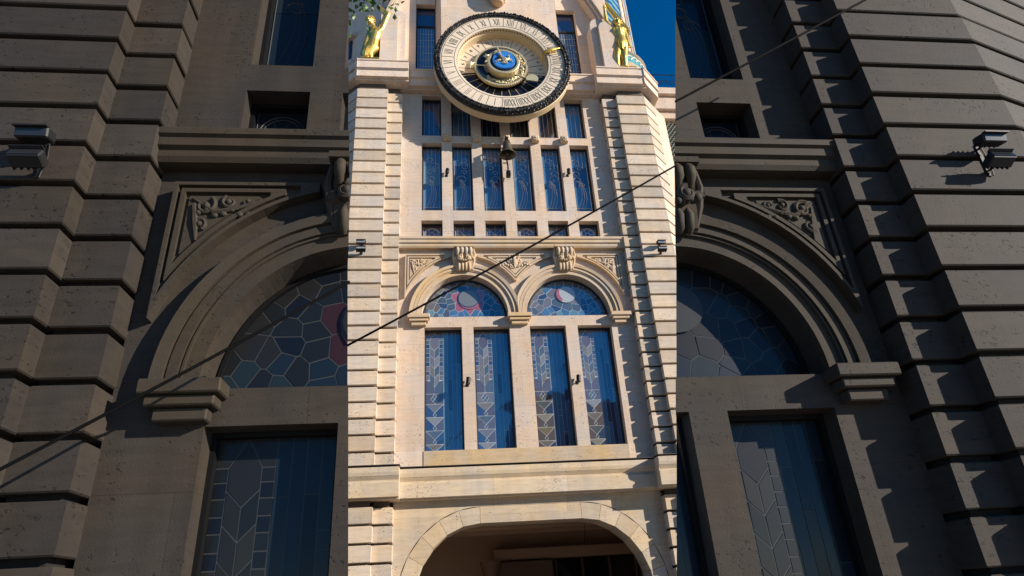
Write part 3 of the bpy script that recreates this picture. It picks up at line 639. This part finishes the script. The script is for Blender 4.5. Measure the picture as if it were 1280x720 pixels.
# lower wings of the same block that fall back on both sides
for s in (-1, 1):
    b = MB().box(min(s*6.0, s*14), max(s*6.0, s*14), 2.0, 7.9, 0, 18.4)
    o = T.add('side_wing', b, 'pale_travertine')
    for za, zb, y in ((18.4, 18.75, 1.75), (18.76, 19.4, 1.6), (19.41, 19.75, 1.45)): T.add('wing_cornice', MB().bbox(min(s*6.0, s*14), max(s*6.0, s*14), y, 7.9, za, zb, .02), 'pale_travertine', o)
    la = MB().box(min(s*6.2, s*8.6), max(s*6.2, s*8.6), 1.95, 1.995, 15.4, 18.3); T.add('screen_backing', la, 'slate', o)
    lt = MB()
    for q in range(-14, 26):
        x = 6.2+q*.16
        for d in (-1, 1):
            p0 = Vector((s*(x), 1.92, 15.4)); p1 = Vector((s*(x+d*2.2), 1.92, 18.3))
            lt.tube([p0, p1], .022, 4)
    T.add('lattice', lt, 'lattice_green', o); T.add('screen_sill', MB().bbox(min(s*6.1, s*8.7), max(s*6.1, s*8.7), 1.7, 1.99, 15.1, 15.4, .02), 'pale_travertine', o)
    ra = MB()
    for z in (19.8, 20.55): ra.tube([(s*6.3, 1.6, z), (s*13, 1.6, z)], .02, 5)
    for q in range(26):
        x = 6.4+q*.26; ra.tube([(s*x, 1.6, 19.75), (s*x, 1.6, 20.55)], .012, 4); scroll(ra, s*(x+.13), 20.15, 1.6, .13, 9, 1 if q % 2 else -1, .012)
    T.add('railing', ra, 'black_metal', o)

# ------------------------------------------------------------------ astronomical clock
CC = Vector((-.05, -1.0, 18.3)); clock = empty('astronomical_clock', CC)
tag(clock, 'large round astronomical clock with roman numeral ring and dark wreath rim', 'clock')
def cpart(name, mb, mat, par=clock, smooth=False): return link(name, mb.mesh(name, mat, smooth), par)
cpart('drum', MB().lathe([(1.6, .02), (2.28, .02), (2.30, .08), (2.36, .12), (2.36, .38), (2.30, .45), (2.1, .46), (2.0, .55)], (0, 0, 0), 'y', 96), 'drum_cream', smooth=True)
cpart('hour_ring', MB().lathe([(1.58, .03), (1.58, -.01), (1.62, -.02), (2.14, -.02), (2.16, .03)], (0, 0, 0), 'y', 96), 'dial_cream', smooth=True)
wr = MB().lathe([(2.13, .03), (2.13, -.06), (2.2, -.09), (2.3, -.06), (2.34, .1)], (0, 0, 0), 'y', 96); cpart('wreath_band', wr, 'wreath_iron', smooth=True)
lv = MB()
for q in range(150):
    a = q*2*math.pi/150; 
    for rr, yy in ((2.17, -.08), (2.27, -.08), (2.335, .0)):
        aa = a+rnd.uniform(-.012, .012); rot = Matrix.Rotation(rnd.uniform(-.8, .8)+aa, 3, 'Y')
        lv.blob((rr*math.sin(aa), yy+rnd.uniform(-.02, .02), rr*math.cos(aa)), (.05, .045, .028), rot, 6, 4)
tag(cpart('wreath_leaves', lv, 'wreath_iron', smooth=True), kind='stuff')
for rr in (1.66, 2.09): cpart('ring_line', MB().lathe([(rr-.006, -.02), (rr-.006, -.026), (rr+.006, -.026), (rr+.006, -.02)], (0, 0, 0), 'y', 96), 'ink')
cpart('well', MB().lathe([(1.60, -.0), (1.585, .0), (1.57, .14), (1.53, .16), (1.52, .45)], (0, 0, 0), 'y', 96), 'drum_cream', smooth=True)
gr = MB()
for q in range(96):
    a = q*2*math.pi/96; r_ = 1.568
    gr.blob((r_*math.sin(a), .07, r_*math.cos(a)), (.022, .035, .022), None, 5, 3)
tag(cpart('well_ornament', gr, 'ink'), kind='stuff')
ROM = ['I', 'II', 'III', 'IIII', 'V', 'VI', 'VII', 'VIII', 'IX', 'X', 'XI', 'XII', 'XIII', 'XIV', 'XV', 'XVI', 'XVII', 'XVIII', 'XIX', 'XX', 'XXI', 'XXII', 'XXIII', 'XXIIII']
def rpt(a, r_, u, y): # a clockwise from top, u sideways
    return (r_*math.sin(a)+u*math.cos(a), y, r_*math.cos(a)-u*math.sin(a))
def bar(mb, a, r0, u0, r1, u1, w_, y=-.022, d=.006):
    p = [rpt(a, r0, u0-w_, y), rpt(a, r0, u0+w_, y), rpt(a, r1, u1+w_, y), rpt(a, r1, u1-w_, y)]
    mb.add(p+[(x, y-d, z) for x, _, z in p], [(0, 1, 2, 3), (7, 6, 5, 4), (0, 4, 5, 1), (1, 5, 6, 2), (2, 6, 7, 3), (3, 7, 4, 0)])
for h in range(1, 25):
    a = R(-4)+R(15)*(h-12); m = MB(); s_ = ROM[h-1]; wd = {'I': .055, 'V': .12, 'X': .12}; W = sum(wd[c] for c in s_); sc_ = min(1, .40/W); u = -W*sc_/2
    for c in s_:
        q = wd[c]*sc_
        if c == 'I': bar(m, a, 1.72, u+q/2, 2.02, u+q/2, .006)
        elif c == 'V': bar(m, a, 2.02, u+.01, 1.72, u+q/2, .008); bar(m, a, 2.02, u+q-.01, 1.72, u+q/2, .004, d=.0055)
        else: bar(m, a, 2.02, u+.01, 1.72, u+q-.01, .008); bar(m, a, 2.02, u+q-.01, 1.72, u+.01, .004, d=.0055)
        u += q
    cpart('numeral', m, 'ink'); t_ = MB(); bar(t_, a+R(7.5), 1.67, 0, 2.08, 0, .005); cpart('hour_mark', t_, 'ink')
# inner dial: cream day sky above, black night below
dl = MB(); n = 60; yD = .43; cur = lambda x: -.02+.16*(x/1.36)**2-.05
top_ = [(1.52*math.sin(R(-97)+R(194)*i/n), 1.52*math.cos(R(-97)+R(194)*i/n)) for i in range(n+1)]
hor = [(1.508-3.016*i/20, -.186+.10*math.sin(math.pi*i/20)) for i in range(21)]
cpart('night_dial', MB().lathe([(0, yD+.012), (1.53, yD+.012)], (0, 0, 0), 'y', 80), 'dial_black')
cpart('day_dial', MB().prism_xz(top_+hor[1:-1], yD, yD+.008), 'dial_cream')
for h in range(24):
    a = R(15*h+3); m = MB(); up_ = math.cos(a) > -.12
    bar(m, a, .9, 0, 1.51, 0, .008, y=yD-.001, d=.005); cpart('dial_line', m, 'ink' if up_ else 'pale_gold')
    cu = bpy.data.curves.new('digit', 'FONT'); cu.body = str((h+11) % 12+1 if False else ((h % 12) or 12)); cu.size = .17; cu.align_x = 'CENTER'; cu.align_y = 'CENTER'; cu.extrude = .002; cu.resolution_u = 3
    to = bpy.data.objects.new('digit_source', cu); COL.objects.link(to); dg = bpy.context.evaluated_depsgraph_get(); me = bpy.data.meshes.new_from_object(to.evaluated_get(dg)); COL.objects.unlink(to); bpy.data.objects.remove(to)
    aa = R(180+15*h+10.5); upp = math.cos(aa) > -.12; me.materials.clear(); me.materials.append(MATS['ink' if upp else 'pale_gold'])
    o = link('digit', me, clock, (1.37*math.sin(aa), yD-.006, 1.37*math.cos(aa))); o.rotation_euler = (R(90), aa, 0)
# eccentric zodiac wheel and earth drum
zc = Vector((-.04, .26, .05))
zw = cpart('zodiac_wheel', MB().lathe([(.60, .05), (.60, 0), (.90, 0), (.90, .08), (.6, .08)], zc, 'y', 80), 'dial_black', smooth=True)
te = MB()
for q in range(72):
    a = q*R(5); r_ = .92; te.blob((zc.x+r_*math.sin(a), zc.y+.02, zc.z+r_*math.cos(a)), (.03, .05, .03), None, 6, 4)
tag(link('gear_teeth', te.mesh('gear_teeth', 'pale_gold', True), zw), kind='stuff')
link('gear_rim', MB().lathe([(.86, -.0), (.86, -.03), (.91, -.03), (.91, .1)], zc, 'y', 80).mesh('gear_rim', 'pale_gold', True), zw)
co_ = [(zc.x+.855*math.cos(q*R(6)), zc.z+.855*math.sin(q*R(6))) for q in range(60)]; ci_ = [(zc.x-.14+.69*math.cos(q*R(6)), zc.z+.09+.69*math.sin(q*R(6))) for q in range(60)]
link('zodiac_band', MB().rim(co_, ci_, zc.y-.015, zc.y+.01).mesh('zodiac_band', 'bronze'), zw)
zs_ = MB()
for q in range(60):
    a = R(35)+q*R(3.2); r_ = rnd.uniform(.70, .82)
    scroll(zs_, zc.x+r_*math.sin(a), zc.z+r_*math.cos(a), zc.y-.022, .05, 5, rnd.choice((-1, 1)), .01, 8, rnd.uniform(0, 6))
tag(link('zodiac_signs', zs_.mesh('zodiac_signs', 'pale_gold', True), zw), kind='stuff')
ec = Vector((.02, .0, 0.02))
ed = cpart('earth_drum', MB().lathe([(.56, .27), (.56, .02), (.54, 0), (.47, 0), (.46, .04), (0, .04)], ec, 'y', 64), 'pale_gold', smooth=True)
link('night_ring', MB().lathe([(.46, .035), (.34, .03)], ec, 'y', 64).mesh('night_ring', 'dial_black'), ed)
link('earth_disc', MB().lathe([(.0, -.03), (.38, -.03), (.39, -.01), (.39, .04)], ec+Vector((.02, 0, .03)), 'y', 64).mesh('earth_disc', 'enamel_blue', True), ed)
tk = MB()
for q in range(36): 
    a = q*R(10); tk.blob((ec.x+.505*math.sin(a), -.004, ec.z+.505*math.cos(a)), (.014, .012, .014), None, 5, 3)
tag(link('drum_beads', tk.mesh('drum_beads', 'ink'), ed), kind='stuff')
cm = MB(); e0 = ec+Vector((0, -.05, 0))
for (x, z, rx, rz) in ((-.05, -.02, .16, .05), (.1, .03, .14, .07), (.15, .1, .05, .09), (-.1, .07, .05, .05), (0, -.1, .12, .04), (.05, .0, .2, .03), (-.2, -.06, .07, .035), (.2, -.02, .06, .06), (.0, .12, .03, .05)):
    for j in range(5): cm.blob(e0+Vector((1.2*(x+rnd.uniform(-1, 1)*rx*.7), rnd.uniform(-.02, .01), 1.2*(z+rnd.uniform(-1, 1)*rz*.7))), (rx*.42, .03, rz*.55), None, 6, 4)
link('continents', cm.mesh('continents', 'pale_gold', True), ed)
link('dome_figure', MB().lathe([(.07, 0), (.07, .06), (.055, .1), (.02, .13), (0, .14)], e0+Vector((-.12, -.02, .06)), 'z', 12).mesh('dome_figure', 'bronze', True), ed)
# pointers
ph = MB(); ph.tube([(-.02, -.04, .1), (-.12, -.1, .38), (-.18, -.1, .55)], [.02, .035, .03], 6); hand = cpart('pointer_arm', ph, 'pale_gold', smooth=True)
def star(mb, c, r_, y, n=12):
    for q in range(n):
        a = q*2*math.pi/n; mb.tube([(c[0], y, c[1]), (c[0]+r_*(1 if q % 2 else .75)*math.cos(a), y, c[1]+r_*(1 if q % 2 else .75)*math.sin(a))], [.05, .008], 5)
    mb.blob((c[0], y, c[1]), (r_*.5, .06, r_*.5), None, 12, 8)
st = MB(); star(st, (-1.12, .02), .19, .2); st.tube([(-.3, .22, 0), (-1.0, .22, .02)], [.03, .02]); cpart('sun_pointer', st, 'pale_gold', smooth=True)
mo = MB(); mo.tube([(.3, .24, -.3), (.75, .22, -.5), (.95, .22, -.55)], [.02, .03, .05]); mo.prism_xz([(1.0+.22*math.cos(t*R(18)), -.58+.2*math.sin(t*R(18))) for t in range(-2, 12)], .17, .23); cpart('moon_pointer', mo, 'pale_gold')
hp = MB(); hp.tube([(1.42, .2, .22), (1.40, -.02, .36), (1.5, -.08, .42), (1.75, -.12, .5), (2.02, -.1, .62)], [.02, .025, .07, .06, .01], 6)
for (x, z) in ((1.55, .62), (1.85, .35), (1.65, .33)): hp.tube([(1.66, -.12, .47), (x, -.1, z)], [.05, .008], 5)
cpart('hour_hand', hp, 'gilding', smooth=True)
star_s = MB(); star(star_s, (-.52, .42), .13, .2, 10); cpart('star_pointer', star_s, 'pale_gold', smooth=True)

# ------------------------------------------------------------------ bell and wall spotlights
bp_ = at(634, 186, -.55); bell = empty('bell', bp_); tag(bell, 'weathered bronze bell hung from the transom under the clock', 'bell')
link('bell_body', MB().lathe([(0, .30), (.07, .29), (.12, .24), (.14, .1), (.17, -.05), (.22, -.17), (.285, -.24), (.275, -.255), (.25, -.235), (.19, -.15), (.13, .05), (.1, .2), (0, .22)], (0, 0, 0), 'z', 40).mesh('bell_body', 'bronze', True), bell)
link('clapper', MB().tube([(0, 0, .2), (0, .0, -.15)], .015).blob((0, 0, -.2), .05).mesh('clapper', 'bronze', True), bell)
link('hanger', MB().tube([(0, .6, .5), (0, .12, .5), (0, 0, .47), (0, 0, .28)], .035, 6).bbox(-.05, .05, -.05, .05, .28, .48, .01).mesh('hanger', 'black_metal'), bell)
link('striker', MB().tube([(.0, .5, -.75), (.0, .15, -.75), (.0, .12, -.6), (-.03, .1, -.3)], .025, 6).bbox(-.04, .1, .25, .45, -.85, -.65, .02).tube([(-.14, .2, -.42), (.03, .2, -.42)], .018).mesh('striker', 'black_metal'), bell)
for (px, py, lb) in ((559, 218, 'small black spotlight on the mullion left of the bell'), (710, 218, 'small black spotlight on the mullion far right of the bell'), (585, 479, 'small black spotlight on the mullion below the pink moon lunette'), (722, 476, 'small black spotlight on the mullion below the white planet lunette')):
    p = at(px, py, 0); o = empty('spotlight', p); tag(o, lb, 'spotlight', 'spotlights on the window mullions')
    link('arm', MB().tube([(-.02, 0, -.05), (-.02, -.1, -.05)], .02).box(-.05, .02, -.015, -.0, -.1, .0).mesh('arm', 'black_metal'), o)
    l = link('head', MB().lathe([(0, -.1), (.055, -.1), (.06, -.08), (.06, .1), (.045, .1), (.04, .06), (0, .06)], (0, 0, 0), 'z', 16).mesh('head', 'black_metal', True), o, (.0, -.14, .02)); l.rotation_euler = (-.2, .12, 0)
for px, py, lb in ((452, 311, 'pair of small floodlights on the shaded-side pilaster, beside the pink moon arch'), (825, 311, 'pair of small floodlights on the sunlit-side pilaster, beside the white planet arch')):
    floodlight(lb, at(px, py, -.5), 'floodlights on the tower')

# ------------------------------------------------------------------ gilded statues
def figure(name, label, J, limbs, blobs, extra=None):
    """one continuous body: tapered capsules merged by a voxel remesh"""
    mb = MB()
    for pts, rad in limbs:
        P_ = [Vector(J[p]) if isinstance(p, str) else Vector(p) for p in pts]
        for a, b, ra, rb in zip(P_, P_[1:], rad, rad[1:]):
            n = 6; mb.tube([a.lerp(b, i/n) for i in range(n+1)], [ra+(rb-ra)*i/n for i in range(n+1)], 12)
        for p, r_ in zip(P_, rad): mb.blob(p, r_, None, 12, 8)
    for c, r_ in blobs: mb.blob(J[c] if isinstance(c, str) else c, r_, None, 14, 10)
    me0 = mb.mesh('body', 'gilding', True); o = bpy.data.objects.new('tmp_body', me0); COL.objects.link(o)
    md = o.modifiers.new('r', 'REMESH'); md.mode = 'VOXEL'; md.voxel_size = .022
    sm = o.modifiers.new('s', 'SMOOTH'); sm.factor = .5; sm.iterations = 2
    dg = bpy.context.evaluated_depsgraph_get(); me = bpy.data.meshes.new_from_object(o.evaluated_get(dg)); bpy.data.objects.remove(o)
    me.materials.clear(); me.materials.append(MATS['gilding']); me.polygons.foreach_set('use_smooth', [True]*len(me.polygons))
    return me
def jp(px, py, Y): return tuple(at(px, py, Y))
def zfix(p, z): return (p[0], p[1], z)
Yr = -.52
J = dict(fl=jp(773, 86, Yr), fr=jp(782, 86, Yr-.1), kl=jp(771, 71, Yr-.08), kr=jp(780.5, 72, Yr-.12), hl=jp(772.5, 57, Yr), hr=jp(779.5, 57, Yr), pel=jp(776, 55, Yr), wa=jp(774.5, 48, Yr), ch=jp(772.5, 40, Yr), nk=jp(771.5, 33.5, Yr), hd=jp(771.5, 29.5, Yr-.08),
         sl=jp(765.5, 37, Yr), el=jp(757.5, 27, Yr-.05), hal=jp(755.5, 12, Yr-.1), sr=jp(779.5, 38, Yr), er=jp(783.5, 49, Yr-.05), har=jp(787, 58.5, Yr-.1))
for k in ('fl', 'fr'): J[k] = zfix(J[k], ZA+.1)
limbs = [(('pel', 'wa', 'ch', 'nk', 'hd'), (.24, .2, .25, .09, .10)), (('hl', 'kl', 'fl'), (.17, .115, .07)), (('hr', 'kr', 'fr'), (.17, .115, .07)), (('sl', 'el', 'hal'), (.1, .08, .05)), (('ch', 'sl'), (.14, .11)), (('ch', 'sr'), (.14, .11)), (('sr', 'er', 'har'), (.1, .08, .05)), (('pel', 'hl'), (.2, .17)), (('pel', 'hr'), (.2, .17))]
for k in ('fl', 'fr'):
    p = Vector(J[k]); limbs.append(((tuple(p+Vector((0, .06, -.03))), tuple(p+Vector((0, -.2, -.06)))), (.07, .045)))
h = Vector(J['hal'])
for q in range(4): limbs.append(((tuple(h), tuple(h+Vector((-.045+.03*q, -.02, .1))), tuple(h+Vector((-.05+.03*q, -.07, .16)))), (.035, .022, .016)))
limbs.append(((tuple(h), tuple(h+Vector((.08, -.05, .06)))), (.03, .017)))
h = Vector(J['har'])
for q in range(4): limbs.append(((tuple(h), tuple(h+Vector((.02+.02*q, -.03, -.08))), tuple(h+Vector((.02+.02*q, -.08, -.13)))), (.032, .02, .015)))
limbs.append(((tuple(h), tuple(h+Vector((-.06, -.05, -.05)))), (.03, .016)))
hd = Vector(J['hd']); blobs = [('hd', (.13, .15, .175)), (tuple(hd+Vector((0, -.15, -.01))), (.025, .04, .035)), (tuple(hd+Vector((0, -.10, -.1))), (.06, .07, .05)), (tuple(hd+Vector((0, .03, .07))), (.16, .17, .15)), (tuple(Vector(J['ch'])+Vector((-.1, -.16, .0))), (.1, .08, .09)), (tuple(Vector(J['ch'])+Vector((.1, -.16, .0))), (.1, .08, .09))]
for sx in (-1, 1): blobs.append((tuple(hd+Vector((sx*.13, 0, 0))), (.02, .03, .04)))
base = (J['pel'][0], Yr, ZA)
def put_statue(label, me, base, pieces):
    o = empty('gilded_statue', base); tag(o, label, 'statue', 'gilded figures on the cornice corners')
    me.transform(Matrix.Translation(-Vector(base))); b = link('body', me, o); 
    for nm, mb in pieces:
        d = link(nm, mb.mesh(nm, 'gilding', True), o); d.data.transform(Matrix.Translation(-Vector(base)))
    link('plinth', MB().bbox(-.32, .32, -.3, .3, 0, .06, .015).mesh('plinth', 'gilding'), o); return o
def curls(mb, c, r0=.17):
    mb.blob(Vector(c)+Vector((0, .05, .05)), .165, None, 12, 8)
    for q in range(40):
        a = rnd.uniform(0, 6.28); t = rnd.uniform(0, 1.9); v = Vector((math.sin(t)*math.cos(a), math.sin(t)*math.sin(a), math.cos(t)))
        if v.y < -.55 and v.z < .45: continue
        mb.blob(Vector(c)+Vector((0, .03, .04))+v*r0, .042, None, 7, 5)
dr = MB(); hr_ = MB(); bn = MB(); curls(hr_, J['hd'])
for q in range(9):     # loin cloth folds
    a = q/8; p0 = Vector(J['hl']).lerp(Vector(J['hr']), a)+Vector((0, -.16-.04*math.sin(a*3.1), .08)); dr.tube([p0, p0+Vector((.02*math.sin(q*2), -.04, -.18)), p0+Vector((.05*math.sin(q), .0, -.4-.06*math.sin(q*3)))], [.045, .05, .02], 8)
c0 = at(757, 6, Yr+.25); c1 = at(786, 40, Yr+.25)       # scroll banner held overhead
for q in range(7):
    o_ = Vector((.0, .03*math.sin(q*1.7), .055*q-.16)); bn.tube([c0+o_, c0.lerp(c1, .5)+o_+Vector((0, .05, .08)), c1+o_*.8], [.03, .05, .04], 7)
put_statue('gilded standing figure with one arm raised, on the corner beside the blue turret', figure('a', '', J, limbs, blobs), base, [('hair', hr_), ('loincloth', dr), ('banner', bn)])
Yl = -.55
J = dict(fl=jp(459, 76, Yl), fr=jp(466, 76, Yl+.1), kl=jp(456, 73, Yl-.12), kr=jp(462, 71, Yl-.05), hl=jp(462, 62, Yl), hr=jp(467.5, 61.5, Yl), pel=jp(465, 60.5, Yl), wa=jp(467.5, 52, Yl), ch=jp(470, 43, Yl), nk=jp(467, 34, Yl-.04), hd=jp(462.5, 26.5, Yl-.1),
         sl=jp(463, 39, Yl), el=jp(458.5, 50, Yl-.05), hal=jp(455, 60, Yl-.1), sr=jp(477, 37, Yl), er=jp(485, 18, Yl-.05), har=jp(476, 10.5, Yl-.1))
fz = ZA+.1
J['kl'] = zfix(J['kl'], fz+.36); J['kr'] = zfix(J['kr'], fz+.4); J['fl'] = (J['kl'][0]+.0, Yl-.02, fz); J['fr'] = (J['kr'][0]+.05, Yl+.1, fz)
limbs = [(('pel', 'wa', 'ch', 'nk', 'hd'), (.23, .19, .24, .09, .10)), (('hl', 'kl', 'fl'), (.19, .13, .07)), (('hr', 'kr', 'fr'), (.19, .13, .07)), (('sl', 'el', 'hal'), (.1, .08, .05)), (('ch', 'sl'), (.14, .11)), (('ch', 'sr'), (.14, .12)), (('sr', 'er', 'har'), (.12, .1, .055)), (('pel', 'hl'), (.2, .19)), (('pel', 'hr'), (.2, .19))]
for k in ('fl', 'fr'):
    p = Vector(J[k]); limbs.append(((tuple(p+Vector((0, .06, -.03))), tuple(p+Vector((0, -.2, -.06)))), (.07, .045)))
for nm, sg in (('har', -1), ('hal', 1)):
    h = Vector(J[nm])
    for q in range(4): limbs.append(((tuple(h), tuple(h+Vector((sg*.08, -.03, -.045+.03*q))), tuple(h+Vector((sg*.13, -.08, -.05+.03*q)))), (.034, .021, .015)))
    limbs.append(((tuple(h), tuple(h+Vector((sg*.04, -.07, .06)))), (.03, .016)))
hd = Vector(J['hd']); blobs = [('hd', (.13, .15, .17)), (tuple(hd+Vector((-.05, -.15, -.03))), (.025, .04, .035)), (tuple(hd+Vector((-.02, -.11, -.11))), (.055, .06, .05)), (tuple(Vector(J['ch'])+Vector((-.1, -.15, -.03))), (.1, .07, .08)), (tuple(Vector(J['ch'])+Vector((.1, -.15, .0))), (.1, .07, .08))]
for sx in (-1, 1): blobs.append((tuple(hd+Vector((sx*.13, 0, 0))), (.02, .03, .04)))
dr = MB(); hr_ = MB(); bn = MB(); curls(hr_, J['hd'])
for q in range(8):
    p0 = Vector(J['hl']).lerp(Vector(J['hr']), q/7)+Vector((-.02, -.15, .02)); dr.tube([p0, p0+Vector((-.05, -.06, -.22)), p0+Vector((-.1+.03*math.sin(q), -.03, -.5))], [.045, .055, .03], 8)
bn.tube([Vector(J['sl'])+Vector((0, .12, .05)), Vector(J['el'])+Vector((-.02, .15, 0)), Vector(J['hal'])+Vector((-.05, .1, -.2))], [.06, .11, .08], 9)
put_statue('gilded figure with an arm bent over its head, on the corner under the leaves', figure('b', '', J, limbs, blobs), (J['pel'][0], Yl, ZA), [('hair', hr_), ('loincloth', dr), ('cloak', bn)])

# ------------------------------------------------------------------ added side fill: the tower front repeated nearer and dimmed
PAL = {'pale_travertine': 'umber_stone', 'block_travertine': 'umber_block', 'joint_mortar': 'umber_mortar', 'trim_sandstone': 'umber_trim', 'sill_travertine': 'umber_trim', 'lower_travertine': 'umber_stone', 'window_frame_metal': 'smoked_frame'}  # swaps each tower material for its dimmed copy
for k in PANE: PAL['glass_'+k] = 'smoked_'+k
OFF = Vector((-1.493, -11.62, -5.825))
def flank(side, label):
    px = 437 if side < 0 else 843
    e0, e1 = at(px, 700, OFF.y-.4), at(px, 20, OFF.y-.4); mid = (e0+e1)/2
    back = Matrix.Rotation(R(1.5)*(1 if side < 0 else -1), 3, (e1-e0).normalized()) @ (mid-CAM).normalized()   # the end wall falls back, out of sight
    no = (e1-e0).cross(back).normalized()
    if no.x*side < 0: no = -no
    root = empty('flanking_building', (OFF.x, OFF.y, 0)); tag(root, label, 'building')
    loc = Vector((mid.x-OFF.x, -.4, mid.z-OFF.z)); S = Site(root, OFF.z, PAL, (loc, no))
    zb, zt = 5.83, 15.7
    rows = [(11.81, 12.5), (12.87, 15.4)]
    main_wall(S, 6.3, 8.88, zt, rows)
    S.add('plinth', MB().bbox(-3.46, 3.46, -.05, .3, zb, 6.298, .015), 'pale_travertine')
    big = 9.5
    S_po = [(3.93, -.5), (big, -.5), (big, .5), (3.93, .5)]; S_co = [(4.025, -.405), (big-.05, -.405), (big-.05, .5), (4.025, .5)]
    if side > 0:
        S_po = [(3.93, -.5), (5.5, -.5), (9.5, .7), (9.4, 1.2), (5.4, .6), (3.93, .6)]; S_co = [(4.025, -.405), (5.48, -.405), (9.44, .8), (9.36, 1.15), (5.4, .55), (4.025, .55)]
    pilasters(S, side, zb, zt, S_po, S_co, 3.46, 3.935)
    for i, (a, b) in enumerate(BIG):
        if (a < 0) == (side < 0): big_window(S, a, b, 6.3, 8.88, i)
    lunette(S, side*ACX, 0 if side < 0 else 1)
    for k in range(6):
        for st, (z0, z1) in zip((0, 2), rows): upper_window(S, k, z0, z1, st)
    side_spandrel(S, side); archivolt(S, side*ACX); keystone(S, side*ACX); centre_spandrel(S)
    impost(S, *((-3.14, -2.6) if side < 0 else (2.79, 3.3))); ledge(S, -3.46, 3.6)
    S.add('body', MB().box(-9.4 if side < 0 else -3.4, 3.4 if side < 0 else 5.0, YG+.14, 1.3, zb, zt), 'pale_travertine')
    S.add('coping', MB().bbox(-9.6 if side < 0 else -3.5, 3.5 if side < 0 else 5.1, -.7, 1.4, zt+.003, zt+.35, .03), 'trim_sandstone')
    return root
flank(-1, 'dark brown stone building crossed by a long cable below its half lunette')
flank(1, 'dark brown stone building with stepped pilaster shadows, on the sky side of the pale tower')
for px, py, lb in ((53, 200, 'pair of black floodlights on the dark building crossed by a long cable'), (1228, 201, 'pair of black floodlights on the dark building with stepped pilaster shadows')):
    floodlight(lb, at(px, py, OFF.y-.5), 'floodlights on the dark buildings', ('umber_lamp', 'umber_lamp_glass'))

# ------------------------------------------------------------------ cables
def cable(label, a, b, sag, r_, n=24):
    pts = [a.lerp(b, i/n)-Vector((0, 0, sag*4*(i/n)*(1-i/n))) for i in range(n+1)]
    o = link('overhead_cable', MB().tube(pts, r_, 6).mesh('overhead_cable', 'cable_rubber', True)); tag(o, label, 'cable', 'overhead cables')
cable('thin black cable slanting up across the sunlit tower', at(400, 450, -6), at(890, 181, -6), .05, .021)
cable('black cable slanting up across the arched window of a dark building', at(-80, 628, -12.6), at(437, 352, -12.3), .02, .012)  # the two nearer cables are added repeats of the tower's cable
cable('black cable crossing the tall window of a dark building below its top', at(844, 127, -12.3), at(1130, -27, -12.7), .01, .012)

# ------------------------------------------------------------------ tree whose lowest leaves hang into view
def tree(base, top, crown_c, rad, label, n=5200, seed=3):
    r = random.Random(seed); o = empty('street_tree', base); tag(o, label, 'tree'); base = Vector(base)
    tk = MB(); H = Vector(top)-base
    tk.tube([Vector((0, 0, 0)), H*.35+Vector((.1, .05, 0)), H*.7, H], [.24, .18, .12, .05], 10)
    cc = Vector(crown_c)-base; tips = []
    for q in range(26):
        v = Vector((r.gauss(0, 1), r.gauss(0, 1), r.gauss(0, .8))).normalized()*r.uniform(.55, .95); e = cc+Vector((v.x*rad[0], v.y*rad[1], v.z*rad[2])); s_ = H*r.uniform(.55, .95)
        m_ = s_.lerp(e, .5)+Vector((0, 0, .2)); tk.tube([s_, m_, e], [.06, .035, .012], 6); tips.append(e)
    link('trunk', tk.mesh('trunk', 'bark', True), o)
    cr = MB()
    for q in range(n):
        e = r.choice(tips); p = e+Vector((r.gauss(0, .42), r.gauss(0, .42), r.gauss(0, .34))); d = Vector((r.gauss(0, 1), r.gauss(0, 1), r.gauss(-.4, .7))).normalized(); sd_ = d.cross(Vector((r.gauss(0, 1), r.gauss(0, 1), r.gauss(0, 1)))).normalized(); l = r.uniform(.11, .18); w_ = l*.36; nn = d.cross(sd_)*w_*.25
        cr.add([p, p+d*l*.35+sd_*w_+nn, p+d*l, p+d*l*.35-sd_*w_+nn, p+d*l*.5], [(0, 1, 4), (1, 2, 4), (2, 3, 4), (3, 0, 4)])
    c = link('crown', cr.mesh('crown', 'leaf', fix=False), o); tag(c, kind='stuff')
tp = at(460, -46, -8.6)
tree((tp.x-2.6, -8.3, 0), (tp.x-2.2, -8.3, tp.z+1.6), (tp.x-1.0, -8.5, tp.z+1.3), (2.0, 1.6, 1.5), 'leafy green street tree whose lowest leaves hang above the gilded figure')
